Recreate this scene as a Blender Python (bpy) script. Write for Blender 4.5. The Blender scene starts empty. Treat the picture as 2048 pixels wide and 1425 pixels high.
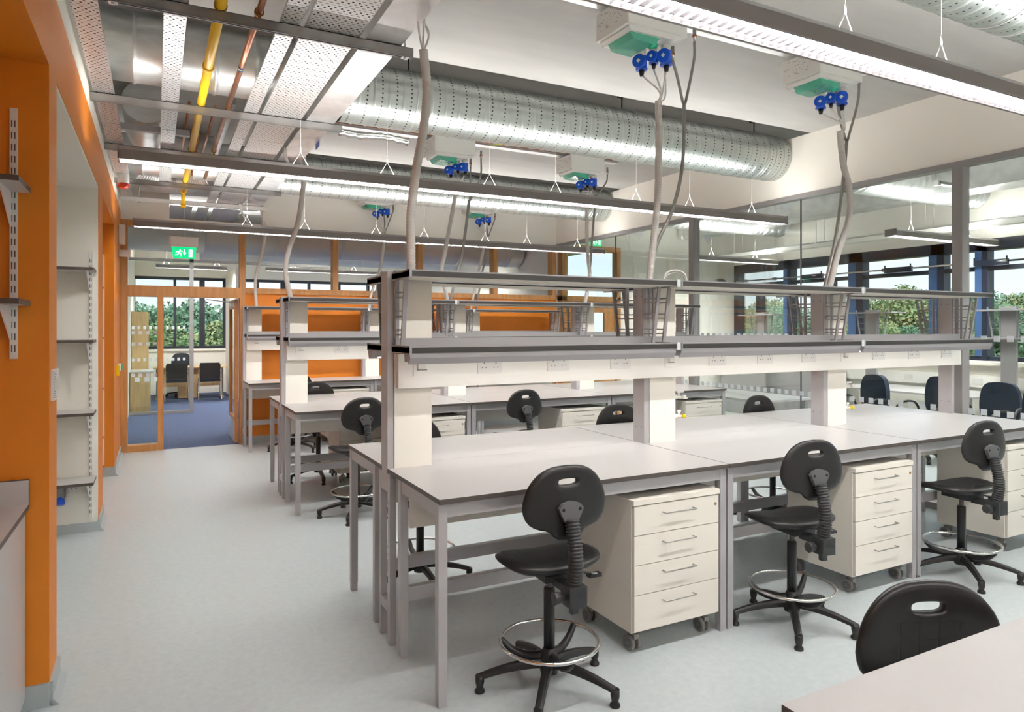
import bpy, bmesh, math, random
from mathutils import Vector, Matrix
R = math.radians
PI = math.pi
random.seed(7)
SC = bpy.context.scene
COL = SC.collection

# ------------------------------------------------------------------ camera
CAM_H = 1.634
cd = bpy.data.cameras.new('camera'); cam = bpy.data.objects.new('camera', cd); COL.objects.link(cam)
cam.location = (0, 0, CAM_H); cam.rotation_euler = (R(90), 0, R(-27.46))
cd.sensor_width = 36; cd.lens = 36*1370/2048
cd.shift_y = -(712.5-655)/2048
cd.clip_start = .05; cd.clip_end = 400
SC.camera = cam
sd = bpy.data.lights.new('sun', 'SUN'); sun = bpy.data.objects.new('sun', sd); COL.objects.link(sun)
sun.rotation_euler = (R(48), 0, R(-35)); sd.energy = 2.6; sd.angle = R(1.0); sd.color = (1, .96, .9)

# ------------------------------------------------------------------ world (day sky with thin cloud)
w = bpy.data.worlds.new('sky'); SC.world = w; w.use_nodes = True
nt = w.node_tree; nt.nodes.clear()
def N(nt, t, **k):
    n = nt.nodes.new(t)
    for a, b in k.items(): setattr(n, a, b)
    return n
tc = N(nt, 'ShaderNodeTexCoord'); mp = N(nt, 'ShaderNodeMapping'); mp.inputs['Scale'].default_value = (1.5, 1.5, 6)
ns = N(nt, 'ShaderNodeTexNoise'); ns.inputs['Scale'].default_value = 2.2; ns.inputs['Detail'].default_value = 6
cr = N(nt, 'ShaderNodeValToRGB'); cr.color_ramp.elements[0].position = .38; cr.color_ramp.elements[1].position = .68
cr.color_ramp.elements[0].color = (.52, .72, 1, 1); cr.color_ramp.elements[1].color = (.92, .95, 1, 1)
sx = N(nt, 'ShaderNodeSeparateXYZ'); mr = N(nt, 'ShaderNodeMapRange')
mr.inputs['From Min'].default_value = 0; mr.inputs['From Max'].default_value = .22
mx = N(nt, 'ShaderNodeMixRGB'); mx.inputs['Color1'].default_value = (.9, .95, 1, 1)
bg = N(nt, 'ShaderNodeBackground'); bg.inputs['Strength'].default_value = 1.0
out = N(nt, 'ShaderNodeOutputWorld')
L = nt.links.new
L(tc.outputs['Generated'], mp.inputs['Vector']); L(mp.outputs['Vector'], ns.inputs['Vector']); L(ns.outputs['Fac'], cr.inputs['Fac'])
L(tc.outputs['Generated'], sx.inputs[0]); L(sx.outputs['Z'], mr.inputs['Value']); L(mr.outputs[0], mx.inputs['Fac'])
L(cr.outputs['Color'], mx.inputs['Color2']); L(mx.outputs[0], bg.inputs['Color']); L(bg.outputs[0], out.inputs['Surface'])

# exposure
vs = SC.view_settings; vs.view_transform = 'Standard'; vs.look = 'None'; vs.gamma = 1; vs.use_curve_mapping = False
vs.exposure = 0.55
LAMP_DOWN = 150.0   # brightness of the luminaires' louvres
LAMP_UP = 19.0
TASK = 8.5

# ------------------------------------------------------------------ materials
MATS = {}
def mat(name, col, rough=.5, metal=0, spec=.5, noise=None, bump=None, emit=None):
    m = bpy.data.materials.new(name); m.use_nodes = True; nt = m.node_tree
    b = nt.nodes['Principled BSDF']
    b.inputs['Base Color'].default_value = (*col, 1); b.inputs['Roughness'].default_value = rough
    b.inputs['Metallic'].default_value = metal; b.inputs['Specular IOR Level'].default_value = spec
    if emit: b.inputs['Emission Color'].default_value = (*emit[0], 1); b.inputs['Emission Strength'].default_value = emit[1]
    if noise:
        sc, amt, stretch = noise
        tc = N(nt, 'ShaderNodeTexCoord'); mp = N(nt, 'ShaderNodeMapping'); mp.inputs['Scale'].default_value = stretch
        n = N(nt, 'ShaderNodeTexNoise'); n.inputs['Scale'].default_value = sc; n.inputs['Detail'].default_value = 5
        r = N(nt, 'ShaderNodeValToRGB'); r.color_ramp.elements[0].position = .35; r.color_ramp.elements[1].position = .65
        r.color_ramp.elements[0].color = (*[c*(1-amt) for c in col], 1); r.color_ramp.elements[1].color = (*[min(1, c*(1+amt)) for c in col], 1)
        L = nt.links.new
        L(tc.outputs['Object'], mp.inputs[0]); L(mp.outputs[0], n.inputs['Vector']); L(n.outputs['Fac'], r.inputs[0]); L(r.outputs[0], b.inputs['Base Color'])
        if bump:
            bp = N(nt, 'ShaderNodeBump'); bp.inputs['Strength'].default_value = bump; bp.inputs['Distance'].default_value = .01
            L(n.outputs['Fac'], bp.inputs['Height']); L(bp.outputs[0], b.inputs['Normal'])
    MATS[name] = m
    return m
mat('white_laminate', (.53, .515, .512), .32)
mat('edge_brown', (.075, .062, .055), .45)
mat('shelf_edge', (.032, .029, .027), .5)
mat('frame_grey', (.50, .485, .50), .38, .35)
mat('shelf_grey', (.33, .32, .33), .4, .3)
mat('panel_cream', (.86, .83, .76), .5)
mat('trunking_white', (.92, .90, .86), .4)
mat('pedestal_cream', (.86, .82, .74), .42)
mat('steel_pin', (.45, .43, .41), .3, 1)
mat('chrome', (.80, .79, .78), .12, 1)
mat('black_plastic', (.013, .012, .012), .4)
mat('column_black', (.012, .012, .013), .3)
mat('dark_grey_plastic', (.032, .034, .036), .4)
mat('grey_plastic', (.12, .12, .125), .4)
mat('castor_grey', (.23, .22, .21), .45)
mat('orange_paint', (.72, .215, .008), .5)
mat('white_paint', (.92, .885, .81), .7)
mat('ceiling_paint', (.47, .455, .435), .75, noise=(1.2, .05, (1, 4, 1)))
mat('niche_white', (.86, .84, .76), .6)
mat('oak', (.50, .235, .075), .42, noise=(6, .16, (3, 3, .4)))
mat('light_wood', (.62, .42, .21), .5, noise=(5, .1, (4, 4, .5)))
mat('grey_powder', (.30, .285, .285), .45, .2)
mat('luminaire_grey', (.24, .22, .215), .4, .3)
mat('strut_steel', (.36, .35, .34), .38, .75, noise=(8, .1, (1, 8, 1)))
mat('galvanised', (.70, .71, .70), .44, .92, noise=(4, .12, (1, 1, 3)))
mat('galvanised_flat', (.74, .74, .74), .34, .85, noise=(5, .1, (1, 1, 1)))
mat('foil', (.8, .8, .8), .18, 1, noise=(30, .1, (1, 1, 1)), bump=.9)
mat('yellow_pipe', (.85, .50, .01), .3)
mat('copper', (.42, .19, .12), .3, .9, noise=(7, .15, (1, 1, 1)))
mat('brass', (.5, .34, .15), .3, 1)
mat('label_blue', (.03, .08, .4), .4)
mat('label_yellow', (.75, .8, .03), .4)
mat('hose_white', (.66, .63, .60), .5)
mat('cable_white', (.72, .70, .68), .45)
mat('hose_grey', (.30, .28, .26), .42, .5)
mat('pod_white', (.72, .71, .67), .4)
mat('socket_blue', (.006, .09, .62), .35)
mat('green_clear', (.10, .62, .42), .08); MATS['green_clear'].node_tree.nodes['Principled BSDF'].inputs['Alpha'].default_value = .55
mat('galvanised_dull', (.66, .68, .66), .5, .35)
mat('green_plastic', (.0, .42, .22), .3)
mat('skirting_grey', (.42, .46, .47), .45)
mat('navy_frame', (.012, .018, .035), .4)
mat('navy_sheen', (.05, .11, .25), .4)
mat('carpet_blue', (.060, .085, .165), .95, noise=(120, .35, (1, 1, 1)), bump=.4)
mat('fabric_dark', (.02, .025, .035), .85)
mat('fabric_navy', (.012, .022, .042), .85)
mat('black', (.006, .006, .006), .5)
mat('slot_dark', (.10, .08, .075), .6)
mat('red_lens', (.55, .04, .02), .25)
mat('white_plastic', (.82, .81, .79), .35)
mat('yellow_plastic', (.8, .55, .0), .35)
mat('pin_grey', (.25, .24, .23), .5)
mat('clip_clear', (.62, .66, .66), .2)
mat('grass', (.22, .27, .07), .95, noise=(.05, .3, (1, 1, 1)))
mat('bark', (.10, .07, .05), .9)
mat('leaf_green', (.075, .17, .035), .7)
mat('leaf_autumn', (.22, .20, .045), .7)
mat('leaf_dark', (.04, .12, .05), .7)
mat('lamp_down', (.9, .9, .9), .4, emit=((1, .98, .95), LAMP_DOWN))
mat('lamp_up', (.9, .9, .9), .4, emit=((1, .98, .95), LAMP_UP))
mat('lamp_task', (.9, .9, .9), .4, emit=((1, .965, .91), TASK))
mat('exit_green', (0, .4, .16), .4, emit=((.0, .48, .17), 1.0))
mat('exit_white', (.9, .9, .9), .4, emit=((.8, 1, .9), 1.0))
mat('white_blade', (.30, .29, .31), .4)
mat('lamp_neighbour', (.9, .9, .9), .4, emit=((1, .98, .95), LAMP_DOWN*2.6))
mat('uplight_neighbour', (.9, .9, .9), .4, emit=((1, .98, .95), LAMP_UP*2.4))

def floor_mat():
    m = mat('floor_vinyl', (.58, .61, .61), .30, spec=.5); nt = m.node_tree; b = nt.nodes['Principled BSDF']; L = nt.links.new
    tc = N(nt, 'ShaderNodeTexCoord')
    n = N(nt, 'ShaderNodeTexNoise'); n.inputs['Scale'].default_value = 26; n.inputs['Detail'].default_value = 8; n.inputs['Roughness'].default_value = .7
    n2 = N(nt, 'ShaderNodeTexNoise'); n2.inputs['Scale'].default_value = .9; n2.inputs['Detail'].default_value = 2
    r = N(nt, 'ShaderNodeValToRGB'); r.color_ramp.elements[0].position = .36; r.color_ramp.elements[1].position = .64
    r.color_ramp.elements[0].color = (.49, .54, .555, 1); r.color_ramp.elements[1].color = (.55, .595, .605, 1)
    r2 = N(nt, 'ShaderNodeMapRange'); r2.inputs['To Min'].default_value = .26; r2.inputs['To Max'].default_value = .40
    L(tc.outputs['Object'], n.inputs['Vector']); L(n.outputs['Fac'], r.inputs[0]); L(r.outputs[0], b.inputs['Base Color'])
    L(tc.outputs['Object'], n2.inputs['Vector']); L(n2.outputs['Fac'], r2.inputs['Value']); L(r2.outputs[0], b.inputs['Roughness'])
floor_mat()
def glass_mat(name, tint, refl=1.0):
    m = bpy.data.materials.new(name); m.use_nodes = True; nt = m.node_tree; nt.nodes.clear(); L = nt.links.new
    tr = N(nt, 'ShaderNodeBsdfTransparent'); tr.inputs[0].default_value = (*tint, 1)
    gl = N(nt, 'ShaderNodeBsdfGlossy'); gl.inputs['Roughness'].default_value = .01; gl.inputs[0].default_value = (.95, 1, .97, 1)
    lw = N(nt, 'ShaderNodeFresnel'); lw.inputs['IOR'].default_value = 1.5
    mu = N(nt, 'ShaderNodeMath', operation='MULTIPLY'); mu.inputs[1].default_value = refl
    mi = N(nt, 'ShaderNodeMixShader'); o = N(nt, 'ShaderNodeOutputMaterial')
    L(lw.outputs[0], mu.inputs[0]); L(mu.outputs[0], mi.inputs[0]); L(tr.outputs[0], mi.inputs[1]); L(gl.outputs[0], mi.inputs[2]); L(mi.outputs[0], o.inputs[0])
    MATS[name] = m
glass_mat('glass', (.945, .975, .96), .20)
glass_mat('glass_clear', (.97, .98, .98), .5)
def frosted():
    m = mat('frosting', (.78, .84, .88), .6); m.node_tree.nodes['Principled BSDF'].inputs['Alpha'].default_value = .8
frosted()
def perforated():
    """galvanised sheet with a regular pattern of holes and slots, their dark inside painted on (object coordinates)"""
    m = mat('perforated_tray', (.78, .77, .76), .36, .8); nt = m.node_tree; L = nt.links.new; b = nt.nodes['Principled BSDF']
    tc = N(nt, 'ShaderNodeTexCoord'); sp = N(nt, 'ShaderNodeSeparateXYZ'); L(tc.outputs['Object'], sp.inputs[0])
    def M(op, a, c=None, v=None):
        n = N(nt, 'ShaderNodeMath', operation=op)
        L(a, n.inputs[0])
        if c is not None: L(c, n.inputs[1])
        if v is not None: n.inputs[1].default_value = v
        return n.outputs[0]
    def cell(x, period, off=0.0):
        a = M('ADD', x, v=off); a = M('DIVIDE', a, v=period); a = M('FRACT', a); return M('SUBTRACT', a, v=.5)
    X, Y = sp.outputs['X'], sp.outputs['Y']
    px, py = .033, .100
    # two rows of round holes (staggered) and two rows of slots in every period
    def hole(offx, offy, rx, ry):
        a = M('MULTIPLY', cell(X, px, offx), v=px/rx); c = M('MULTIPLY', cell(Y, py, offy), v=py/ry)
        a = M('POWER', M('ABSOLUTE', a), v=2.6); c = M('POWER', M('ABSOLUTE', c), v=2.6)
        return M('LESS_THAN', M('ADD', a, c), v=1.0)
    h = hole(.0, .0, .0060, .0060)
    for q in (hole(.0165, .024, .0060, .0060), hole(.0, .050, .0105, .0026), hole(.0165, .075, .0105, .0026)):
        h = M('MAXIMUM', h, q)
    tr = N(nt, 'ShaderNodeBsdfDiffuse'); tr.inputs[0].default_value = (.03, .03, .03, 1); mi = N(nt, 'ShaderNodeMixShader')  # dark fill stands in for the shade behind the holes
    o = nt.nodes['Material Output']
    L(h, mi.inputs[0]); L(b.outputs[0], mi.inputs[1]); L(tr.outputs[0], mi.inputs[2]); L(mi.outputs[0], o.inputs['Surface'])
perforated()
def spiral_duct():
    """spiral wound galvanised duct with rows of small dark perforations; axis along local X"""
    m = mat('spiral_duct', (.62, .65, .63), .34, .92); nt = m.node_tree; L = nt.links.new; b = nt.nodes['Principled BSDF']
    tc = N(nt, 'ShaderNodeTexCoord'); sp = N(nt, 'ShaderNodeSeparateXYZ'); L(tc.outputs['Object'], sp.inputs[0])
    def M(op, a, c=None, v=None):
        n = N(nt, 'ShaderNodeMath', operation=op)
        L(a, n.inputs[0])
        if c is not None: L(c, n.inputs[1])
        if v is not None: n.inputs[1].default_value = v
        return n.outputs[0]
    ang = M('ARCTAN2', sp.outputs['Z'], sp.outputs['Y'])
    ang = M('DIVIDE', ang, v=2*PI)
    s = M('ADD', M('DIVIDE', sp.outputs['X'], v=.12), v=0.10)
    a = M('MULTIPLY', M('SUBTRACT', M('FRACT', s), v=.5), v=.12/.0075)
    c = M('MULTIPLY', M('SUBTRACT', M('FRACT', M('MULTIPLY', ang, v=46)), v=.5), v=.034/.0065)
    r = M('ADD', M('MULTIPLY', a, a), M('MULTIPLY', c, c))
    h = M('LESS_THAN', r, v=1.0)
    mxn = N(nt, 'ShaderNodeMixRGB'); mxn.inputs['Color1'].default_value = (.52, .56, .54, 1); mxn.inputs['Color2'].default_value = (.06, .06, .06, 1)
    nn = N(nt, 'ShaderNodeTexNoise'); nn.inputs['Scale'].default_value = 14; nn.inputs['Detail'].default_value = 3
    mr = N(nt, 'ShaderNodeMapRange'); mr.inputs['To Min'].default_value = .31; mr.inputs['To Max'].default_value = .40
    L(tc.outputs['Object'], nn.inputs['Vector']); L(nn.outputs['Fac'], mr.inputs['Value']); L(mr.outputs[0], b.inputs['Roughness'])
    L(h, mxn.inputs['Fac']); L(mxn.outputs[0], b.inputs['Base Color'])
spiral_duct()
def grid_rubber():
    m = mat('studded_rubber', (.010, .009, .009), .48); nt = m.node_tree; L = nt.links.new; b = nt.nodes['Principled BSDF']
    tc = N(nt, 'ShaderNodeTexCoord'); br = N(nt, 'ShaderNodeTexBrick'); br.offset = 0
    br.inputs['Scale'].default_value = 1; br.inputs['Brick Width'].default_value = .055; br.inputs['Row Height'].default_value = .05
    br.inputs['Mortar Size'].default_value = .003; br.inputs['Mortar Smooth'].default_value = .3
    bp = N(nt, 'ShaderNodeBump'); bp.inputs['Strength'].default_value = 1; bp.inputs['Distance'].default_value = .006; bp.invert = True
    L(tc.outputs['Object'], br.inputs['Vector']); L(br.outputs['Fac'], bp.inputs['Height']); L(bp.outputs[0], b.inputs['Normal'])
grid_rubber()
def grid_back():
    m = MATS['studded_rubber'].copy(); m.name = 'studded_back'; MATS['studded_back'] = m; nt = m.node_tree
    tc = [n for n in nt.nodes if n.type == 'TEX_COORD'][0]; br = [n for n in nt.nodes if n.type == 'TEX_BRICK'][0]
    mp = N(nt, 'ShaderNodeMapping'); mp.inputs['Rotation'].default_value = (R(-90), 0, 0); mp.inputs['Location'].default_value = (.0275, 0, 0)
    nt.links.new(tc.outputs['Object'], mp.inputs[0]); nt.links.new(mp.outputs[0], br.inputs['Vector'])
grid_back()
def leaf(name, c1, c2):
    m = mat(name, c1, .7); nt = m.node_tree; L = nt.links.new; b = nt.nodes['Principled BSDF']
    tc = N(nt, 'ShaderNodeTexCoord'); n = N(nt, 'ShaderNodeTexNoise'); n.inputs['Scale'].default_value = 1.3; n.inputs['Detail'].default_value = 4
    r = N(nt, 'ShaderNodeValToRGB'); r.color_ramp.elements[0].position = .4; r.color_ramp.elements[1].position = .6
    r.color_ramp.elements[0].color = (*c1, 1); r.color_ramp.elements[1].color = (*c2, 1)
    L(tc.outputs['Object'], n.inputs['Vector']); L(n.outputs['Fac'], r.inputs[0]); L(r.outputs[0], b.inputs['Base Color'])
leaf('leaf_a', (.16, .27, .11), (.34, .38, .18)); leaf('leaf_b', (.12, .25, .16), (.22, .34, .21)); leaf('leaf_c', (.40, .38, .19), (.22, .31, .14))

# ------------------------------------------------------------------ mesh helpers
class MB:
    def __init__(s): s.v = []; s.f = []; s.m = []; s.sm = []
    def add(s, vs, fs, mi=0, smooth=False):
        o = len(s.v); s.v += [tuple(v) for v in vs]
        for f in fs: s.f.append(tuple(i+o for i in f)); s.m.append(mi); s.sm.append(smooth)
        return s
    def box(s, x0, x1, y0, y1, z0, z1, mi=0, side=None):
        """side = material index for the four upright faces"""
        if x0 > x1: x0, x1 = x1, x0
        if y0 > y1: y0, y1 = y1, y0
        if z0 > z1: z0, z1 = z1, z0
        vs = [(x0,y0,z0),(x1,y0,z0),(x1,y1,z0),(x0,y1,z0),(x0,y0,z1),(x1,y0,z1),(x1,y1,z1),(x0,y1,z1)]
        s.add(vs, [(0,3,2,1),(4,5,6,7)], mi)
        s.add(vs, [(0,1,5,4),(1,2,6,5),(2,3,7,6),(3,0,4,7)], mi if side is None else side)
        return s
    def beam(s, p, q, wx, wy, mi=0, up=(0,0,1)):
        """rectangular bar from p to q"""
        p, q = Vector(p), Vector(q); t = (q-p).normalized(); u = Vector(up)
        if abs(t.dot(u)) > .95: u = Vector((1,0,0))
        a = t.cross(u).normalized(); b = a.cross(t).normalized()
        vs = []
        for c in (p, q):
            for i, j in ((-1,-1),(1,-1),(1,1),(-1,1)): vs.append(c + a*(i*wx/2) + b*(j*wy/2))
        return s.add(vs, [(0,1,2,3),(7,6,5,4),(0,4,5,1),(1,5,6,2),(2,6,7,3),(3,7,4,0)], mi)
    def tube(s, pts, r, n=10, mi=0, closed=False, caps=True, rf=None):
        pts = [Vector(p) for p in pts]; m = len(pts); vs = []
        def tan(i):
            if closed: return (pts[(i+1) % m]-pts[i-1]).normalized()
            return (pts[min(i+1, m-1)]-pts[max(i-1, 0)]).normalized()
        t0 = tan(0); u = Vector((0,0,1)) if abs(t0.z) < .9 else Vector((1,0,0))
        a = t0.cross(u).normalized()
        for i in range(m):
            t = tan(i); a = (a - t*a.dot(t)).normalized(); b = t.cross(a)
            rr = rf(i) if rf else r
            for k in range(n):
                th = 2*PI*k/n; vs.append(pts[i] + (a*math.cos(th)+b*math.sin(th))*rr)
        fs = []
        for i in range(m if closed else m-1):
            j = (i+1) % m
            for k in range(n):
                k2 = (k+1) % n; fs.append((i*n+k, i*n+k2, j*n+k2, j*n+k))
        s.add(vs, fs, mi, True)
        if caps and not closed:
            s.f.append(tuple(len(s.v)-m*n+k for k in reversed(range(n)))); s.m.append(mi); s.sm.append(False)
            s.f.append(tuple(len(s.v)-n+k for k in range(n))); s.m.append(mi); s.sm.append(False)
        return s
    def cyl(s, p, q, r, n=16, mi=0, r2=None):
        return s.tube([p, q], r, n, mi, rf=(lambda i: r if i == 0 else (r if r2 is None else r2)))
    def lathe(s, prof, c=(0,0,0), n=20, mi=0):
        """profile of (radius, z) round a vertical axis through c"""
        vs = []; m = len(prof)
        for r, z in prof:
            for k in range(n): vs.append((c[0]+r*math.cos(2*PI*k/n), c[1]+r*math.sin(2*PI*k/n), c[2]+z))
        fs = [(i*n+k, i*n+(k+1) % n, (i+1)*n+(k+1) % n, (i+1)*n+k) for i in range(m-1) for k in range(n)]
        s.add(vs, fs, mi, True)
        o = len(s.v)-m*n
        s.f.append(tuple(o+k for k in reversed(range(n)))); s.m.append(mi); s.sm.append(False)
        s.f.append(tuple(o+(m-1)*n+k for k in range(n))); s.m.append(mi); s.sm.append(False)
        return s
    def prism(s, poly, axis, a, b, mi=0, side=None):
        """polygon (2D) extruded along axis 'x','y' or 'z' from a to b"""
        def P(u, v, w): return {'x': (w,u,v), 'y': (u,w,v), 'z': (u,v,w)}[axis]
        n = len(poly); vs = [P(u,v,a) for u,v in poly]+[P(u,v,b) for u,v in poly]
        s.add(vs, [tuple(reversed(range(n))), tuple(range(n, 2*n))], mi)
        s.add(vs, [(i, (i+1) % n, n+(i+1) % n, n+i) for i in range(n)], mi if side is None else side)
        return s
    def build(s, name, mats, parent=None, bevel=0, seg=2, loc=None):
        if isinstance(mats, str): mats = [mats]
        me = bpy.data.meshes.new(name); me.from_pydata(s.v, [], s.f)
        for k in mats: me.materials.append(MATS[k])
        me.polygons.foreach_set('material_index', s.m); me.polygons.foreach_set('use_smooth', s.sm)
        me.update()
        bm = bmesh.new(); bm.from_mesh(me); bmesh.ops.recalc_face_normals(bm, faces=bm.faces); bm.to_mesh(me); bm.free()
        o = bpy.data.objects.new(name, me); COL.objects.link(o)
        if parent: o.parent = parent
        if loc: o.location = loc
        if bevel:
            b = o.modifiers.new('bevel', 'BEVEL'); b.width = bevel; b.segments = seg; b.limit_method = 'ANGLE'; b.angle_limit = R(40)
            b.harden_normals = False
        return o
def spline(pts, n=8):
    """Catmull-Rom through the points"""
    P = [Vector(p) for p in pts]; P = [P[0]*2-P[1]]+P+[P[-1]*2-P[-2]]; out = []
    for i in range(1, len(P)-2):
        a, b, c, d = P[i-1:i+3]
        for k in range(n):
            t = k/n; out.append(.5*((2*b)+(c-a)*t+(2*a-5*b+4*c-d)*t*t+(3*b-a-3*c+d)*t**3))
    out.append(P[-2]); return out
def resample(pts, step):
    out = [pts[0]]; acc = 0
    for a, b in zip(pts, pts[1:]):
        l = (b-a).length
        while acc+l >= step:
            t = (step-acc)/l; a = a.lerp(b, t); out.append(a); l = (b-a).length; acc = 0
        acc += l
    out.append(pts[-1]); return out
def tag(o, label=None, cat=None, group=None, kind=None):
    if label: o['label'] = label
    if cat: o['category'] = cat
    if group: o['group'] = group
    if kind: o['kind'] = kind
    return o
def empty(name, loc=(0,0,0), rz=0, label=None, cat=None, group=None):
    o = bpy.data.objects.new(name, None); COL.objects.link(o); o.location = loc; o.rotation_euler = (0, 0, rz); o.empty_display_size = .1
    return tag(o, label, cat, group)
def struct(name, mb, mats, **k): return tag(mb.build(name, mats, **k), kind='structure')
def copy_tree(o, parent=None):
    c = o.copy(); COL.objects.link(c)
    if parent: c.parent = parent
    for ch in list(o.children): copy_tree(ch, c)
    return c

# ------------------------------------------------------------------ dimensions of the place
XL, XR, YN, YF, ZC = -.41, 6.2, -3.2, 10.25, 3.71       # left face, glass wall, near wall, far wall, ceiling
XW, YO = 10.4, 18.7                                        # neighbour room's window wall, office window wall
ISL = [(2.735, 3.50), (6.105, 6.87)]                      # front edge of bench row, centre of its spine
MOD = 1.667; X0 = 1.065; WT = .90

# ================================================================== SHELL
struct('floor', MB().box(-1.4, XW+.3, YN, YF+.02, -.12, 0), 'floor_vinyl')
struct('floor_office', MB().box(-1.4, XW+.3, YF+.02, YO+.3, -.12, -.002), 'carpet_blue')
# ceiling: slab soffits with recessed coffers running across the room
mb = MB()
edges = [YN, 1.62, 2.55, 5.02, 5.98, 8.37, 9.33, YF]
for i in range(0, 8, 2): mb.box(-1.4, XW+.3, edges[i], edges[i+1], ZC, ZC+.45)
for i in range(1, 7, 2): mb.box(-1.4, XW+.3, edges[i], edges[i+1], ZC+.27, ZC+.45)
struct('ceiling', mb, 'ceiling_paint')
struct('ceiling_office', MB().box(-1.4, XW+.3, YF, YO+.3, ZC, ZC+.3), 'ceiling_paint')
# far wall: orange below the timber sill, cream above the timber head, slot for the cable trays
mb = MB().box(1.107, XR, YF, YF+.12, 0, 2.105)
struct('wall_far', mb, 'orange_paint')
mb = MB().box(-1.4, .16, YF, YF+.12, 3.04, ZC).box(1.34, XR, YF, YF+.12, 3.04, ZC).box(.16, 1.34, YF, YF+.12, 3.46, ZC).box(.16, 1.34, YF, YF+.12, 3.04, 3.09)
mb.box(XR, XW, YF, YF+.12, 3.09, ZC).box(7.56, XW, YF, YF+.12, 0, 3.09)
struct('wall_far_upper', mb, 'white_paint')
# near wall behind the camera
struct('wall_near', MB().box(-1.4, XW+.3, YN-.15, YN, 0, ZC), 'white_paint')
# left wall: orange piers and beam, niches between them
mb = MB()
for a, b in ((3.55, 3.80), (6.44, 6.88), (8.70, YF), (YN, -1.6)): mb.box(-1.25, XL, a, b, 0, 2.77)
mb.box(-1.25, XL, YN, YF, 2.77, 3.15)
mb.box(-1.40, -1.25, YN, 3.80, 0, 3.15)
mb.box(-1.40, -1.25, 6.88, YF, 0, 3.15)
struct('wall_left', mb, 'orange_paint')
struct('wall_left_upper', MB().box(-1.40, XL+.002, YN, YF, 3.15, ZC), 'white_paint')
# lining of the middle niche: white end panel, soffit and back
mb = MB().box(-1.24, XL-.004, 6.415, 6.44, .07, 2.77).box(-1.25, XL-.004, 3.80, 6.44, 2.745, 2.77).box(-1.25, -1.20, 3.80, 6.44, .07, 2.75)
struct('wall_niche_lining', mb, 'niche_white')
# coved skirting
mb = MB().box(XL, XL+.014, 3.55-.0, 3.814, 0, .10).box(XL-.9, XL, 3.536, 3.55, 0, .10)
mb.box(-1.2, XL, 6.40, 6.414, 0, .075).box(XL, XL+.014, 6.40, 6.894, 0, .10).box(XL, XL+.014, 8.686, YF-.08, 0, .10).box(-1.25, XL, 8.686, 8.70, 0, .10)
mb.prism([(XL+.014, 0), (XL+.04, 0), (XL+.014, .03)], 'y', 8.686, YF-.08).prism([(XL+.014, 0), (XL+.04, 0), (XL+.014, .03)], 'y', 3.536, 3.82).prism([(XL+.014, 0), (XL+.04, 0), (XL+.014, .03)], 'y', 6.4, 6.9)
struct('baseboard_left', mb, 'skirting_grey')
struct('baseboard_far', MB().box(1.12, XR-.05, YF-.012, YF, 0, .10), 'skirting_grey')

# right wall: cream bulkhead, glazed partition with grey posts
struct('wall_right', MB().box(XR, XR+.10, YN, YF, 3.08, ZC), 'white_paint')
mb = MB().box(XR-.01, XR+.09, YN, YF, 3.03, 3.08)
struct('trim_1', mb, 'grey_powder')
mb = MB().box(XR-.01, XR+.09, YN, YF, 0, .06)
struct('trim_2', mb, 'grey_powder')
ys = [YN, .13, 3.50, 6.85, YF]
for i, y in enumerate((.15, 3.505, 6.845)):
    struct('trim_%d' % (i+3), MB().box(XR-.015, XR+.095, y-.045, y+.045, .06, 3.03), 'grey_powder', bevel=.003)
k = 1
for i in range(4):
    a, b = ys[i]+.06, ys[i+1]-.06
    if i == 3: b = YF-.02
    g = struct('window_%d' % k, MB().box(XR+.034, XR+.046, a, b, .06, 3.03), 'glass'); k += 1
    d = MB(); y = a+.05
    while y < b-.05:
        d.box(XR+.030, XR+.0335, y, y+.05, .888, .938); d.box(XR+.030, XR+.0335, y, y+.05, 1.512, 1.562); y += .1015
    tag(d.build('frosted_square_row', 'frosting', g), kind='structure')
    j = MB()
    for yy in [(a+b)/2]: j.box(XR+.030, XR+.05, yy-.003, yy+.003, .06, 3.03)
    tag(j.build('glass_joint', 'grey_plastic', g), kind='structure')

# ---------------------------------------------------------------- timber screen in the far wall
def timber(name, mb): return struct(name, mb, 'oak', bevel=.003)
y0, y1 = YF-.03, YF+.13
timber('door_1', MB().box(-.41, -.33, y0, y1, 0, 3.04).box(.017, .089, y0, y1, 0, 2.04).box(1.035, 1.112, y0, y1, 0, 3.04)
       .box(-.33, 1.035, y0, y1, 2.04, 2.185).box(-.33, 1.035, y0, y1, 2.96, 3.04).box(-.33, .017, y0, y1, 0, .085))
mb = MB().box(1.112, XR, y0, y1, 2.105, 2.185).box(1.112, XR, y0, y1, 2.96, 3.04)
for a in (2.325, 3.655, 4.965, 6.10): mb.box(a, a+.08, y0, y1, 2.185, 2.96)
timber('trim_6', mb)
mb = MB().box(XR+.10, 7.56, y0, y1, 2.105, 2.185).box(XR+.10, 7.56, y0, y1, 3.0, 3.09).box(7.48, 7.56, y0, y1, 0, 3.0).box(XR+.1, XR+.2, y0, y1, 0, 3.0)
timber('trim_7', mb)
xs = [-.33, 1.035, None, 1.112, 2.325, None, 2.405, 3.655, None, 3.735, 4.965, None, 5.045, 6.10, None, 6.40, 7.48]
for a, b in ((-.33, 1.035), (1.112, 2.325), (2.405, 3.655), (3.735, 4.965), (5.045, 6.10), (6.40, 7.48)):
    z1 = 2.96 if a < 6 else 3.0
    struct('window_%d' % k, MB().box(a, b, YF+.045, YF+.055, 2.185, z1), 'glass'); k += 1
g = struct('window_%d' % k, MB().box(-.33, .017, YF+.045, YF+.055, .085, 2.04), 'glass'); k += 1
d = MB()
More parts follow.
